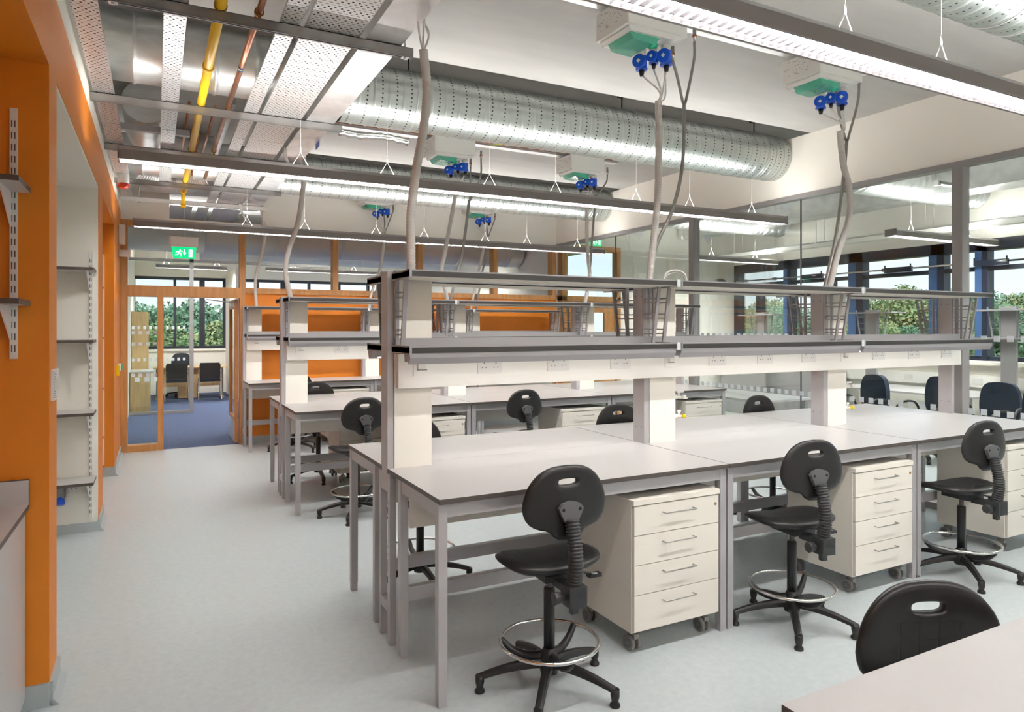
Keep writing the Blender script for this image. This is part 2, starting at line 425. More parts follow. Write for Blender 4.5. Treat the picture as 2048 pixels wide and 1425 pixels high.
for z in (.98, 1.39, 1.54):
    for i in range(4): d.box(-.29+i*.085, -.245+i*.085, YF+.040, YF+.044, z, z+.045)
tag(d.build('frosted_square_row', 'frosting', g), kind='structure')
# neighbour's timber doors below that screen
leafd = MB().box(XR+.2, 6.95, YF+.03, YF+.08, 0, 2.1).box(6.95, 7.24, YF+.03, YF+.08, 0, 1.0).box(6.95, 7.24, YF+.03, YF+.08, 1.9, 2.1).box(7.24, 7.48, YF+.03, YF+.08, 0, 2.1)
dd = struct('door_2', leafd, 'oak')
tag(MB().box(6.95, 7.24, YF+.05, YF+.06, 1.0, 1.9).build('vision_panel', 'glass', dd), kind='structure')
# open timber door leaf, hinged at the right post and swung into the office
leafo = MB(); x0, x1 = .985, 1.03; ya, yb = YF+.12, YF+1.02
leafo.box(x0, x1, ya, ya+.13, .005, 2.03).box(x0, x1, yb-.13, yb, .005, 2.03).box(x0, x1, ya+.13, yb-.13, .005, .35).box(x0, x1, ya+.13, yb-.13, 1.9, 2.03)
dl = struct('door_3', leafo, 'oak', bevel=.002)
tag(MB().box(x0+.018, x1-.018, ya+.13, yb-.13, .35, 1.9).build('vision_panel', 'glass', dl), kind='structure')
tag(MB().box(x0-.004, x0, ya+.02, yb-.02, .01, .30).build('kick_plate', 'galvanised_flat', dl), kind='structure')
h = MB()
for z in (.25, 1.05, 1.80): h.box(x1, x1+.012, ya-.02, ya+.03, z, z+.1)
tag(h.build('hinge_set', 'steel_pin', dl), kind='structure')
tag(MB().box(x0-.05, x0, ya+.02, ya+.26, 1.92, 1.99).build('door_closer', 'steel_pin', dl), kind='structure')
tag(MB().beam((x0-.03, ya+.06, 1.985), (.62, YF+.13, 2.02), .02, .012).build('closer_arm', 'galvanised_flat', dl), kind='structure')

# ---------------------------------------------------------------- office beyond
struct('wall_office_left', MB().box(-.60, -.45, YF+.12, YO, 0, ZC), 'white_paint')
struct('wall_office_right', MB().box(1.56, 1.68, 16.2, YO, 0, 2.95), 'white_paint')
struct('wall_office_end', MB().box(6.5, 6.62, YF+.3, YO, 0, ZC), 'white_paint')
mb = MB().box(-1.4, 7, YO, YO+.25, 0, 1.05).box(-1.4, 7, YO, YO+.25, 2.87, ZC)
struct('wall_office_window', mb, 'white_paint')
mb = MB().box(-.45, 6.5, YO-.06, YO+.02, 1.05, 1.10).box(-.45, 1.56, YO-.014, YO, 0, .12)
struct('trim_8', mb, 'white_paint')
mb = MB().box(-.5, 6.5, YO+.02, YO+.12, 1.10, 1.17).box(-.5, 6.5, YO+.02, YO+.12, 2.80, 2.87).box(-.5, 6.5, YO+.02, YO+.12, 2.38, 2.44)
for x in (-.5, .38, .96, 1.50, 2.3, 2.9, 3.6, 4.4, 5.2): mb.box(x, x+(.12 if x in (.96, 2.9) else .06), YO+.0, YO+.14, 1.10, 2.87)
struct('window_%d' % k, mb, 'navy_frame'); k += 1
struct('window_%d' % k, MB().box(-.5, 6.5, YO+.06, YO+.07, 1.17, 2.8), 'glass_clear'); k += 1
# inner glazed office partition
g = struct('window_%d' % k, MB().box(-.45, .60, 14.5, 14.51, .05, 2.9), 'glass'); k += 1
tag(MB().box(-.45, .64, 14.47, 14.54, 0, .05).box(.57, .64, 14.47, 14.54, .05, 3.4).box(.64, 1.6, 14.47, 14.54, 2.36, 2.41).box(-.45, 3.2, 14.47, 14.54, 2.88, 2.93).build('partition_frame', 'grey_powder', g), kind='structure')
d = MB()
for i in range(10):
    for z in (1.0, 1.60): d.box(-.40+i*.095, -.355+i*.095, 14.494, 14.498, z, z+.055)
for i in range(3): d.box(-.35+i*.16, -.27+i*.16, 14.494, 14.498, .62, .70)
tag(d.build('frosted_square_row', 'frosting', g), kind='structure')

# ---------------------------------------------------------------- neighbour room window wall
mb = MB().box(XW, XW+.25, YN, YF, 0, 1.16).box(XW, XW+.25, YN, YF, 2.88, ZC)
struct('wall_neighbour_window', mb, 'white_paint')
struct('trim_9', MB().box(XW-.10, XW+.02, YN, YF, 1.10, 1.15), 'white_paint')
mb = MB().box(XW+.02, XW+.16, YN, YF, 1.16, 1.22).box(XW+.0, XW+.16, YN, YF, 2.72, 2.88).box(XW+.02, XW+.14, YN, YF, 2.44, 2.50)
for y, wd in ((10.13, .12), (8.85, .14), (7.40, .24), (6.08, .2), (5.48, .14), (4.0, .24), (2.7, .14), (1.4, .24), (0, .14), (-1.6, .2)):
    mb.box(XW+.0, XW+.17, y, y+wd, 1.16, 2.88)
for y, wd in ((8.0, .1), (9.6, .08)): mb.box(XW+.0, XW+.17, y, y+wd, 1.16, 2.44)
f = struct('window_%d' % k, mb, 'navy_frame'); k += 1
mb = MB()
for y, wd in ((8.85, .14), (7.40, .24), (6.08, .2), (5.48, .14), (4.0, .24)): mb.box(XW-.012, XW-.001, y+wd*.5, y+wd+.02, 1.22, 2.72)  # blue reflection on the mullion sides, put in as lighter colour
tag(mb.build('mullion_sheen', 'navy_sheen', f), kind='structure')
mb = MB()
for y in (8.15, 6.55, 5.2): mb.box(XW-.06, XW-.001, y, y+.42, 2.50, 2.58).box(XW-.065, XW-.055, y-.01, y+.01, 2.50, 2.62).box(XW-.065, XW-.055, y+.41, y+.43, 2.50, 2.62)
tag(mb.build('vent_opener', 'navy_frame', f), kind='structure')
struct('window_%d' % k, MB().box(XW+.09, XW+.10, YN, YF, 1.22, 2.8), 'glass_clear'); k += 1

# ================================================================== LAB TABLES
def make_table(depth, label, x0, yfront, mirror=False, front_at_y=None):
    """one bench module; local origin at its left front foot, front edge at local y = 0, back at +depth"""
    w = MOD-.006
    root = empty('lab_table', (x0+.003, yfront, 0) if not mirror else (x0+.003+w, yfront, 0), R(180) if mirror else 0, label, 'lab bench', 'lab bench tables')
    o = MB().box(0, w, -.012, depth, WT-.022, WT, 0, side=1).build('worktop', ['white_laminate', 'edge_brown'], root, bevel=.0012, seg=1)
    t = .042; ib = depth-.20 if depth > .7 else depth-t-.012
    for x in (.003, w-t-.003):
        for y in (.008, ib):
            l = MB().box(x, x+t, y, y+t, .05, WT-.023).build('leg', 'frame_grey', root, bevel=.002)
            MB().box(x+.002, x+t-.002, y+.002, y+t-.002, .0, .05).build('levelling_foot', 'grey_plastic' if 0 else 'frame_grey', l)
    MB().box(.045, w-.045, .012, .046, WT-.085, WT-.023).build('front_rail', 'frame_grey', root)
    for x in (.003, w-t-.003):
        MB().box(x+.004, x+t-.004, .05, ib, WT-.085, WT-.023).build('side_rail', 'frame_grey', root)
    MB().box(.045, w-.045, ib+.006, ib+.038, .27, .335).build('low_rail', 'frame_grey', root)
    MB().box(.045, w-.045, ib+.002, ib+.042, .335, .340).build('rail_capping', 'white_laminate', root)
    MB().box(.046, w-.046, ib-.022, ib-.004, WT-.26, WT-.03).build('service_panel', 'panel_cream', root)
    return root
where = ['aisle-end', 'middle', 'glass-wall-end']
for r, (yf, yc) in enumerate(ISL):
    row = ['nearest bench row', 'second bench row'][r]
    dep = yc-.045-yf
    for i in range(3):
        make_table(dep, 'white-topped grey steel lab bench, %s module on the near side of the %s' % (where[i], row), X0+i*MOD, yf)
    for i in range(3):
        make_table(dep, 'white-topped grey steel lab bench, %s module on the far side of the %s' % (where[i], row), X0+i*MOD, 2*yc-yf, mirror=True)
for i in range(3):
    make_table(.68, 'white-topped lab bench against the orange wall, %s module' % where[i], X0+i*MOD, 9.48)
t = make_table(.68, 'white worktop corner of a lab bench at the bottom right, closest to the viewer', X0+.012, .93, mirror=True)

# ================================================================== SERVICE SPINES with reagent shelves
POSTX = [X0+.01, X0+MOD, X0+2*MOD, X0+3*MOD-.06]
def ladder(x, ys, sgn):
    """flaring slotted shelf support on one side of a post, in the plane x"""
    m = MB(); a = .012
    m.beam((x, ys, 1.50), (x, ys, 1.90), a, .02)
    q = []
    for z in (1.50, 1.90): q.append((x, ys+sgn*(.085+.065*(z-1.50)/.40), z))
    m.beam(q[0], q[1], a, .022, up=(1,0,0))
    for z in (1.595, 1.69, 1.785):
        yo = ys+sgn*(.085+.065*(z-1.5)/.4)
        m.beam((x, ys, z), (x, yo, z), .008, .007); m.beam((x, ys, z+.026), (x, yo, z+.026), .008, .007)
    return m
def double_socket(x, y, z, sgn, parent):
    m = MB().box(x-.073, x+.073, y, y+sgn*.007, z-.043, z+.043)
    s = m.build('double_socket', 'white_plastic', parent, bevel=.002)
    p = MB()
    for dx in (-.036, .036):
        p.box(x+dx-.0035, x+dx+.0035, y+sgn*.0065, y+sgn*.0085, z+.010, z+.022)
        for d2 in (-.011, .011): p.box(x+dx+d2-.003, x+dx+d2+.003, y+sgn*.0065, y+sgn*.0085, z-.014, z-.008)
    me = p.build('socket_holes', 'pin_grey', parent)
def fused_switch(x, y, z, sgn, parent):
    MB().box(x-.045, x+.045, y, y+sgn*.008, z-.045, z+.045).box(x-.025, x+.015, y+sgn*.008, y+sgn*.026, z-.01, z+.032, 1).box(x-.026, x+.03, y+sgn*.008, y+sgn*.010, z-.016, z-.011, 2).build('data_outlet', ['trunking_white', 'white_plastic', 'pin_grey'], parent, bevel=.0015)
def make_spine(yc, label, faces, post_bottom=0.0):
    root = empty('service_spine', (0, 0, 0), 0, label, 'service spine', 'bench service spines')
    for i, x in enumerate(POSTX):
        m = MB()
        if i == 0: m.box(x-.012, x+.022, yc-.055, yc+.055, WT+.0, 1.925).box(x-.012, x+.022, yc-.095, yc-.060, 0.0, WT-.024).box(x-.012, x+.022, yc+.060, yc+.095, 0, WT-.024).box(x-.012, x+.022, yc-.060, yc+.060, .16, .21).box(x-.012, x+.022, yc-.060, yc+.060, .78, WT-.024).box(x-.012, x+.022, yc-.042, yc+.042, WT-.024, WT)
        else: m.box(x-.004, x+.036, yc-.055, yc+.055, WT, 1.905).box(x, x+.03, yc-.03, yc+.03, 0, WT-.023)
        m.build('post', 'frame_grey', root, bevel=.0015)
        if i > 0:
            b = MB()
            for z in (1.87, 1.83, 1.0):
                for dy in (-.03, .03): b.cyl((x-.006, yc+dy, z), (x-.003, yc+dy, z), .005, 8)
            b.build('bolt_heads', 'pin_grey', root)
        # boxed white service panel beside each post
        xa = x+.024 if i == 0 else x+.038
        wd = .205 if i < 3 else .0
        if wd:
            MB().box(xa, xa+wd, yc-.062, yc-.010, WT, 1.895).build('service_panel', 'panel_cream', root)
            if 1 in faces: MB().box(xa, xa+wd, yc+.010, yc+.062, WT, 1.895).build('service_panel', 'panel_cream', root)
        lx = ([x+.03] if i == 0 else [x-.03, x+.05] if i < 3 else [x-.03, x+.045])
        for s in ((-1, 1) if 1 in faces else (-1,)):
            for q in lx: ladder(q, yc+s*.085, s).build('shelf_support', 'shelf_grey', root)
    xe = X0+3*MOD-.01
    if 1 in faces: MB().box(X0+.036, X0+3*MOD, yc-.0445, yc+.0445, WT-.022, WT-.0002, 0, side=1).build('worktop_infill', ['white_laminate', 'edge_brown'], root)
    # trunking with sockets
    for s in faces:
        a, b = yc+s*.062, yc+s*.105
        m = MB().box(X0+.04, xe, a, b, 1.318, 1.495)
        tr = m.build('socket_trunking', 'trunking_white', root, bevel=.003)
        MB().box(X0+.04, xe, b, b+s*.001, 1.362, 1.3635).box(X0+.04, xe, b, b+s*.001, 1.318, 1.319).build('cover_joint', 'panel_cream', tr)
        for i in range(3):
            fused_switch(X0+i*MOD+.165, b, 1.425, s, tr)
            for dx in (.56, 1.0, 1.44): double_socket(X0+i*MOD+dx, b, 1.425, s, tr)
    # long grey rails behind the shelves
    for z in (1.535, 1.885):
        for s in ((-1, 1) if 1 in faces else (-1,)):
            MB().box(X0+.03, xe-.02, yc+s*.064, yc+s*.092, z, z+.042).build('shelf_rail', 'shelf_grey', root)
    for s in ((-1, 1) if 1 in faces else (-1,)):
        for lev, z in enumerate((1.515, 1.885)):
            for i in range(3):
                a = X0+.01+i*MOD+(.0 if i == 0 else .012); b = X0+(i+1)*MOD-(.012 if i < 2 else .04)
                ya, yb = yc+s*.093, yc+s*.37
                sh = MB().box(a, b, ya, yb, z-.006, z+.021, 0, side=1).build('shelf', ['panel_cream', 'black'], root)
                sh.data.materials[1] = MATS['shelf_edge']
                MB().box(a, b, yb-s*.03, yb-s*.004, z+.021, z+.028).build('shelf_lip', 'shelf_grey', sh)
                MB().box(a, a+.012, ya, yb+s*.001, z-.012, z+.029).build('end_profile', 'shelf_grey', sh)
                if i < 2:
                    MB().box(b-.002, b+.026, yb-s*.06, yb+s*.006, z-.014, z+.030).build('joint_clip', 'clip_clear', root, bevel=.002)
                if lev == 0 and (s == -1 or 1 in faces):
                    # task light: grey channel and glowing tube facing the bench
                    lt = MB().beam((a+.0, yb-s*.006, z-.001), (a, yb-s*.006, z-.001), .001, .001) if 0 else MB()
                    prof = [(yb-s*.004, z-.004), (yb-s*.004, z-.030), (yb-s*.020, z-.060), (yb-s*.028, z-.060), (yb-s*.032, z-.050), (yb-s*.085, z-.050), (yb-s*.095, z-.004)]
                    lt.prism(prof, 'x', a+.004, b-.004)
                    l = lt.build('task_light', 'shelf_grey', root)
                    MB().box(a+.05, b-.05, yb-s*.045, yb-s*.080, z-.053, z-.0503).build('light_tube', 'lamp_task', l)
    return root
make_spine(3.50, 'grey and white service spine with two shelf tiers, on the nearest bench row', (-1, 1))
make_spine(6.87, 'grey and white service spine with two shelf tiers, on the second bench row', (-1, 1))
make_spine(10.12, 'grey and white service spine with two shelf tiers, against the orange wall', (-1,))

# gas taps on the nearest spine's panels
def tap(x, y, z, name, label, col):
    r = empty('gas_tap', (x, y, z), 0, label, 'tap', 'lab taps on the nearest spine')
    MB().cyl((0,0,0), (.035,0,0), .016, 12).tube(spline([(.03,0,0), (.06,-.004,-.004), (.085,-.01,-.002)]), .009, 10).cyl((.055,0,.0),(.055,0,.028),.008,8).build('tap_body', 'white_plastic', r)
    MB().cyl((.085,-.01,-.002), (.118,-.016,-.012), .007, 8, r2=.004).build('hose_tail', 'white_plastic', r)
    MB().box(.04, .095 if col == 'white_plastic' else .07, -.007, .007, .026, .038).build('lever', 'white_plastic', r, bevel=.003)
    MB().cyl((.07,-.02,.0), (.09,-.026,.0), .014, 10).build('hand_knob', col, r)
XA = POSTX[1]+.244; XB = POSTX[2]+.244
tap(XA-.001, 3.47, 1.18, '', 'upper white tap on the second post of the nearest spine', 'white_plastic')
tap(XA-.001, 3.47, 1.055, '', 'lower yellow-tipped tap on the second post of the nearest spine', 'yellow_plastic')
tap(XB-.001, 3.47, 1.18, '', 'upper white tap on the third post of the nearest spine', 'white_plastic')
tap(XB-.001, 3.47, 1.02, '', 'lower yellow-tipped tap on the third post of the nearest spine', 'yellow_plastic')

# ================================================================== PEDESTALS
def make_pedestal():
    W, D, Z0, Z1 = .565, .50, .11, .775
    root = empty('drawer_pedestal')
    MB().box(0, W, .02, D, Z0, Z1-.025).build('carcass', 'pedestal_cream', root, bevel=.0015)
    MB().box(-.002, W+.002, -.004, D, Z1-.025, Z1).build('top_panel', 'pedestal_cream', root, bevel=.003)
    hs = [.148, .148, .148, .182]; z = Z1-.031
    for i, h in enumerate(hs):
        dr = MB().box(.004, W-.004, 0, .0195, z-h+.004, z).build('drawer', 'pedestal_cream', root, bevel=.002)
        hz = z-.045
        MB().tube(spline([(W/2-.1, .0, hz), (W/2-.1, -.02, hz), (W/2-.093, -.028, hz), (W/2, -.028, hz), (W/2+.093, -.028, hz), (W/2+.1, -.02, hz), (W/2+.1, 0, hz)], 5), .0035, 8).build('handle', 'steel_pin', dr)
        if i == 0: MB().cyl((W-.028, .001, z-.045), (W-.028, -.003, z-.045), .008, 14).build('lock', 'brass', dr)
        z -= h
    for x in (.05, W-.05):
        for y in (.06, D-.06):
            c = MB().cyl((x, y, .085), (x, y, .112), .012, 10).box(x-.015, x+.015, y-.02, y+.03, .065, .088).box(x-.009, x+.009, y+.0, y+.03, .03, .066).cyl((x-.03, y+.018, .039), (x+.03, y+.018, .039), .006, 8)
            for s in (-1, 1): c.cyl((x+s*.010, y+.018, .039), (x+s*.027, y+.018, .039), .038, 22, 0).cyl((x+s*.026, y+.018, .039), (x+s*.029, y+.018, .039), .026, 18, 1)
            c.build('castor', ['castor_grey', 'grey_plastic'], root)
    return root
ped = make_pedestal(); used = False
def place_ped(x, y, label, rz=0):
    global used
    o = ped if not used else copy_tree(ped); used = True
    o.location = (x, y, 0); o.rotation_euler = (0, 0, rz); tag(o, label, 'drawer unit', 'mobile drawer pedestals')
POFF = 1.03
for i, q in enumerate(['beside the nearest black chair', 'beside the second chair', 'cut by the right edge']):
    place_ped(X0+i*MOD+POFF-.002, 2.725, 'cream four-drawer pedestal under the nearest bench, %s' % q)
for i, q in enumerate(['just right of the nearest spine panel', 'right of the small chair back', 'closest to the glass wall']):
    place_ped(X0+i*MOD+POFF-.002, 6.10, 'cream drawer pedestal under the second bench row, %s' % q)
place_ped(X0+.62, 7.12, 'cream drawer pedestal under the far side of the second bench row')
place_ped(X0+POFF, 9.50, 'cream drawer pedestal under the bench by the orange wall')

# ================================================================== LAB CHAIRS
def outline(n):
    """back rest outline as seen from behind: half widths by height, domed top, narrow tab below"""
    P = [(0, .305), (.075, .297), (.135, .268), (.178, .218), (.200, .160), (.203, .115), (.185, .070), (.150, .044), (.112, .035), (.088, .026), (.068, .004), (.045, -.008), (0, -.010)]
    S = spline([(x, 0, z) for x, z in P], 5)
    return [(p.x, p.z) for p in S]
def make_backrest():
    half = outline(5); poly = half + [(-x, z) for x, z in reversed(half[1:-1])]
    cx, cz = 0, .235
    n = 64
    def ray(th):
        dx, dz = math.cos(th), math.sin(th); best = None
        for (ax, az), (bx, bz) in zip(poly, poly[1:]+poly[:1]):
            ex, ez = bx-ax, bz-az; den = dx*ez-dz*ex
            if abs(den) < 1e-9: continue
            t = ((ax-cx)*ez-(az-cz)*ex)/den; u = ((ax-cx)*dz-(az-cz)*dx)/den
            if t > 0 and -1e-6 <= u <= 1+1e-6 and (best is None or t < best): best = t
        return best
    rings = []
    fr = [0, .06, .18, .38, .60, .80, .93, 1.0]
    inner = []; outer = []
    for i in range(n):
        # boundary points: even in arc of the outline, matched by angle
        th = 2*PI*i/n
        # squash angle so that samples reach the bottom tab
        d = ray(th); outer.append((cx+d*math.cos(th), cz+d*math.sin(th)))
        # stadium slot .088 x .026
        c, s = math.cos(th), math.sin(th); a, b = .046, .0145
        k = 1/((abs(c)/a)**3.2+(abs(s)/b)**3.2)**(1/3.2); inner.append((cx+k*c, cz+k*s))
    def yoff(x, z): return .55*x*x + .10*(z-.12)
    m = MB(); vs = []
    T = .030
    for side in (0, 1):
        for f in fr:
            for i in range(n):
                x = inner[i][0]*(1-f)+outer[i][0]*f; z = inner[i][1]*(1-f)+outer[i][1]*f
                th = T/2*(1-.75*max(0, (f-.8)/.2)**2)*(1-.35*(1 if f == 0 else 0))
                y = yoff(x, z)+(th if side == 0 else -th)
                vs.append((x, y, z))
    nr = len(fr); fs = []; mi = []
    for side in (0, 1):
        o = side*nr*n
        for r in range(nr-1):
            for i in range(n):
                j = (i+1) % n; fs.append((o+r*n+i, o+r*n+j, o+(r+1)*n+j, o+(r+1)*n+i))
    o = nr*n
    for i in range(n):
        j = (i+1) % n
        fs.append((i, j, o+j, o+i)); fs.append(((nr-1)*n+i, (nr-1)*n+j, o+(nr-1)*n+j, o+(nr-1)*n+i))
    m.add(vs, fs, 0, True)
    for q, f in enumerate(m.f):
        c = [sum(m.v[k][a] for k in f)/4 for a in range(3)]
        if q < (nr-1)*n and abs(c[0]) < .095 and .06 < c[2] < .205: m.m[q] = 1
    return m
def make_chair():
    root = empty('lab_chair')
    b = make_backrest().build('backrest', ['black_plastic', 'studded_back'], root, loc=(0, -.235, .735))
    b.rotation_euler = (R(4), 0, 0)
    # fan shaped bracket on the rear of the back rest
    pr = [(-.052, .0), (-.058, .018), (-.040, .038), (0, .048), (.040, .038), (.058, .018), (.052, .0), (.028, -.045), (-.028, -.045)]
    br = MB().prism([(x, z+.845) for x, z in pr], 'y', -.285, -.262).cyl((-.04, -.288, .86), (-.04, -.280, .86), .008, 10, 1).cyl((.04, -.288, .86), (.04, -.280, .86), .008, 10, 1).build('back_bracket', ['grey_plastic', 'black'], root, bevel=.004, seg=2)
    # ribbed bellows
    path = resample([p for p in spline([(0, -.282, .815), (0, -.300, .75), (0, -.316, .67), (0, -.314, .60), (0, -.300, .545)], 12)], .0035)
    MB().tube(path, .03, 14, rf=lambda i: (.026, .031, .034, .031)[i % 4]).build('bellows', 'dark_grey_plastic', root)
    MB().box(-.042, .042, -.345, -.255, .462, .545).box(-.018, .018, -.315, -.285, .425, .462).build('back_adjuster', 'dark_grey_plastic', root, bevel=.006)
    MB().cyl((-.042, -.30, .50), (-.060, -.30, .50), .008, 8).cyl((-.060, -.30, .50), (-.098, -.30, .50), .024, 7, r2=.029).build('adjuster_knob', 'dark_grey_plastic', root, bevel=.003)
    # seat: dished saddle with rounded outline
    n, mr = 40, 8; vs = []; T = .045
    def sp(i, f):
        th = 2*PI*i/n; c, s = math.cos(th), math.sin(th); e = 2.7
        k = 1/((abs(c)/.238)**e+(abs(s)/.195)**e)**(1/e)
        x, y = k*c*f, k*s*f
        if y > 0: x *= 1-.10*(y/.2)
        return x, y+.028
    for side in (0, 1):
        for r in range(mr+1):
            f = r/mr
            for i in range(n):
                x, y = sp(i, f)
                z = .575+.45*x*x-.16*max(0, y-.08)**1.5*3+.22*max(0, -y-.10)
                rim = 1-.8*max(0, (f-.82)/.18)**2
                vs.append((x, y, z+(T/2*rim if side == 0 else -T/2*rim)))
    fs = []
    for side in (0, 1):
        o = side*(mr+1)*n
        for r in range(mr):
            for i in range(n): j = (i+1) % n; fs.append((o+r*n+i, o+r*n+j, o+(r+1)*n+j, o+(r+1)*n+i))
    o = (mr+1)*n
    for i in range(n): j = (i+1) % n; fs.append((mr*n+i, mr*n+j, o+mr*n+j, o+mr*n+i))
    sm = MB().add(vs, fs, 0, True)
    for q in range(mr*n):
        if q//n < mr-1: sm.m[q] = 1
    sm.build('seat', ['black_plastic', 'studded_rubber'], root)
    MB().box(-.07, .07, -.10, .09, .515, .555).box(-.028, .028, -.27, -.08, .50, .53).build('seat_mechanism', 'dark_grey_plastic', root, bevel=.004)
    lv = MB().tube(spline([(.06, -.04, .53), (.11, -.06, .53), (.17, -.08, .52)], 5), .005, 8).build('lever', 'black_plastic', root)
    MB().box(.150, .215, -.105, -.07, .508, .522).build('lever_paddle', 'black_plastic', lv, bevel=.004)
    MB().box(.170, .195, -.097, -.08, .522, .5235).build('lever_symbol', 'clip_clear', lv)
    MB().lathe([(.0135, .43), (.0135, .53)], n=14).build('gas_piston', 'grey_plastic', root)
    MB().lathe([(.0255, .125), (.0255, .452), (.022, .458)], n=20).build('column', 'column_black', root)
    MB().lathe([(.040, .075), (.046, .10), (.042, .15), (.030, .178), (.0262, .185)], n=20).build('hub', 'black_plastic', root)
    for k in range(5):
        a = 2*PI*k/5+.32; c, s = math.cos(a), math.sin(a)
        m = MB(); prof = []
        N_ = 9
        for i in range(N_+1):
            t = i/N_; r = .03+.29*t; z = .128-.005*t-.048*t*t; h = .026-.010*t; wd = .024-.006*t
            prof.append((r, z, h, wd))
        vs = []
        for r, z, h, wd in prof:
            for dx, dz in ((-wd, -h), (wd, -h), (wd*.8, 0), (wd*.45, h*.45), (-wd*.45, h*.45), (-wd*.8, 0)):
                vs.append((c*r-s*dx, s*r+c*dx, z+dz))
        fs = [(i*6+q, i*6+(q+1) % 6, (i+1)*6+(q+1) % 6, (i+1)*6+q) for i in range(N_) for q in range(6)] + [tuple(reversed(range(6))), tuple(N_*6+q for q in range(6))]
        m.add(vs, fs); r = .315
        lg = m.build('base_leg', 'black_plastic', root, bevel=.002)
        MB().lathe([(.021, 0), (.023, .004), (.022, .013), (.014, .022), (.017, .034), (.020, .046), (.020, .076)], (c*r, s*r, 0), 16).build('glide', 'black_plastic', lg)
    MB().tube([(.222*math.cos(2*PI*k/48), .222*math.sin(2*PI*k/48), .215) for k in range(48)], .0085, 10, closed=True).build('foot_ring', 'chrome', root)
    for k in range(3):
        a = R(-90)+2*PI*k/3; c, s = math.cos(a), math.sin(a)
        pts = spline([(c*.03, s*.03, .150), (c*.10, s*.10, .145), (c*.165, s*.165, .165), (c*.205, s*.205, .198), (c*.218, s*.218, .212)], 5)
        MB().tube(pts, .016, 10, rf=lambda i: .021-.0004*i).build('ring_arm', 'black_plastic', root)
    for ch in root.children:                  # the back assembly stands close behind the seat
        if ch.name in ('backrest', 'back_bracket', 'bellows', 'back_adjuster', 'adjuster_knob'): ch.location.y += .075
    return root
chair = make_chair(); cused = False
def place_chair(x, y, rz, label, spin=0):
    global cused
    o = chair if not cused else copy_tree(chair); cused = True
    o.location = (x, y, 0); o.rotation_euler = (0, 0, R(rz)); tag(o, label, 'lab chair', 'black swivel lab chairs')
    return o
place_chair(1.58, 2.675, -3, 'black swivel lab chair nearest the viewer, at the aisle end of the nearest bench')
place_chair(3.105, 2.635, -8, 'black swivel lab chair between the first two drawer pedestals of the nearest bench')
place_chair(4.71, 2.64, -6, 'black swivel lab chair at the right, between the second and third drawer pedestals')
low = place_chair(1.745, .954, 157, 'black chair back rising behind the worktop corner at the bottom right')
for ch in low.children:                       # this chair is set lower than the others
    if ch.name.split('.')[0] in ('backrest', 'back_bracket', 'bellows', 'back_adjuster', 'adjuster_knob', 'seat', 'seat_mechanism', 'lever', 'gas_piston'): ch.location.z -= .075
place_chair(1.55, 5.90, 8, 'black swivel lab chair at the aisle end of the second bench row')
place_chair(1.50, 4.16, 180, 'black lab chair whose footring shows through the nearest bench frame')
place_chair(1.55, 7.51, 178, 'black chair on the far side of the second bench row, back above the worktop')
place_chair(1.62, 9.36, 2, 'black lab chair at the orange wall bench, its base seen between legs')
place_chair(3.12, 5.92, 6, 'black lab chair at the middle of the second bench row, beside a drawer pedestal')
place_chair(3.16, 4.17, 176, 'dark chair top showing just over the nearest worktop, left of its second spine post')
place_chair(4.68, 4.17, 182, 'dark chair top showing just over the nearest worktop, right of the third spine post')

# ================================================================== LUMINAIRES
def luminaire(y, x0, x1, hooks, label, zt=2.83, bright=False):
    root = empty('pendant_light', ((x0+x1)/2, y, zt-.09), 0, label, 'light', 'suspended linear lights'); W = .075
    cx = (x0+x1)/2; H = 0.085
    a, b = x0-cx, x1-cx
    m = MB()
    for s in (-1, 1):
        m.prism([(s*W, 0), (s*W, .060), (s*(W-.018), .085), (s*(W-.022), .085), (s*(W-.010), .055), (s*(W-.014), .0)], 'x', a, b)
    m.box(a, b, -(W-.02), W-.02, .050, .054).box(a, b, -(W-.018), W-.018, .026, .028, 1)
    m.build('housing', ['luminaire_grey', 'white_blade'], root)
    for q in (a, b): MB().box(q-.004, q+.004, -W, W, 0, .085).build('end_cap', 'luminaire_grey', root)
    MB().box(a+.01, b-.01, -(W-.022), -(W-.050), .018, .024).build('lamp_panel', 'lamp_neighbour' if bright else 'lamp_down', root)
    MB().box(a+.01, b-.01, -(W-.026), W-.026, .074, .079).build('uplight_panel', 'uplight_neighbour' if bright else 'lamp_up', root)
    m = MB(); x = a+.03
    while x < b-.02:
        m.box(x-.0008, x+.0008, -(W-.016), W-.016, .001, .016); x += .045
    m.build('louvre', 'white_blade', root)
    for h in hooks:
        m = MB(); q = h-cx; zc_ = ZC-(zt-.09)
        m.tube([(q-.07, 0, .07), (q, 0, .19)], .0022, 6).tube([(q+.07, 0, .07), (q, 0, .19)], .0022, 6).cyl((q, 0, .185), (q, 0, .225), .005, 8).tube([(q, 0, .2), (q, 0, zc_)], .0010, 4)
        m.build('suspension_wire', 'white_plastic', root)
    return root
hk = [.95, 1.61, 2.50, 3.15, 4.04, 4.70, 5.55]
luminaire(5.22, -.22, 6.0, hk, 'long grey suspended light crossing the middle of the ceiling, in front of the second duct')
luminaire(1.87, .9, 6.1, [1.61, 2.52, 3.18, 4.04, 4.7], 'large bright suspended light across the top right corner')
luminaire(8.58, -.22, 6.0, hk, 'farthest suspended light, running in front of the timber screen')
luminaire(-1.5, -.22, 6.0, hk, 'added suspended light behind the viewer, unseen, to brighten the room')  # out of view, added to light the room
luminaire(8.58, 7.8, 9.7, [8.2, 9.2], 'suspended light in the neighbouring room, left one seen through the glass', bright=True)
luminaire(5.25, 7.9, 10.1, [8.3, 9.5], 'suspended light in the neighbouring room, right one seen through the glass', bright=True)
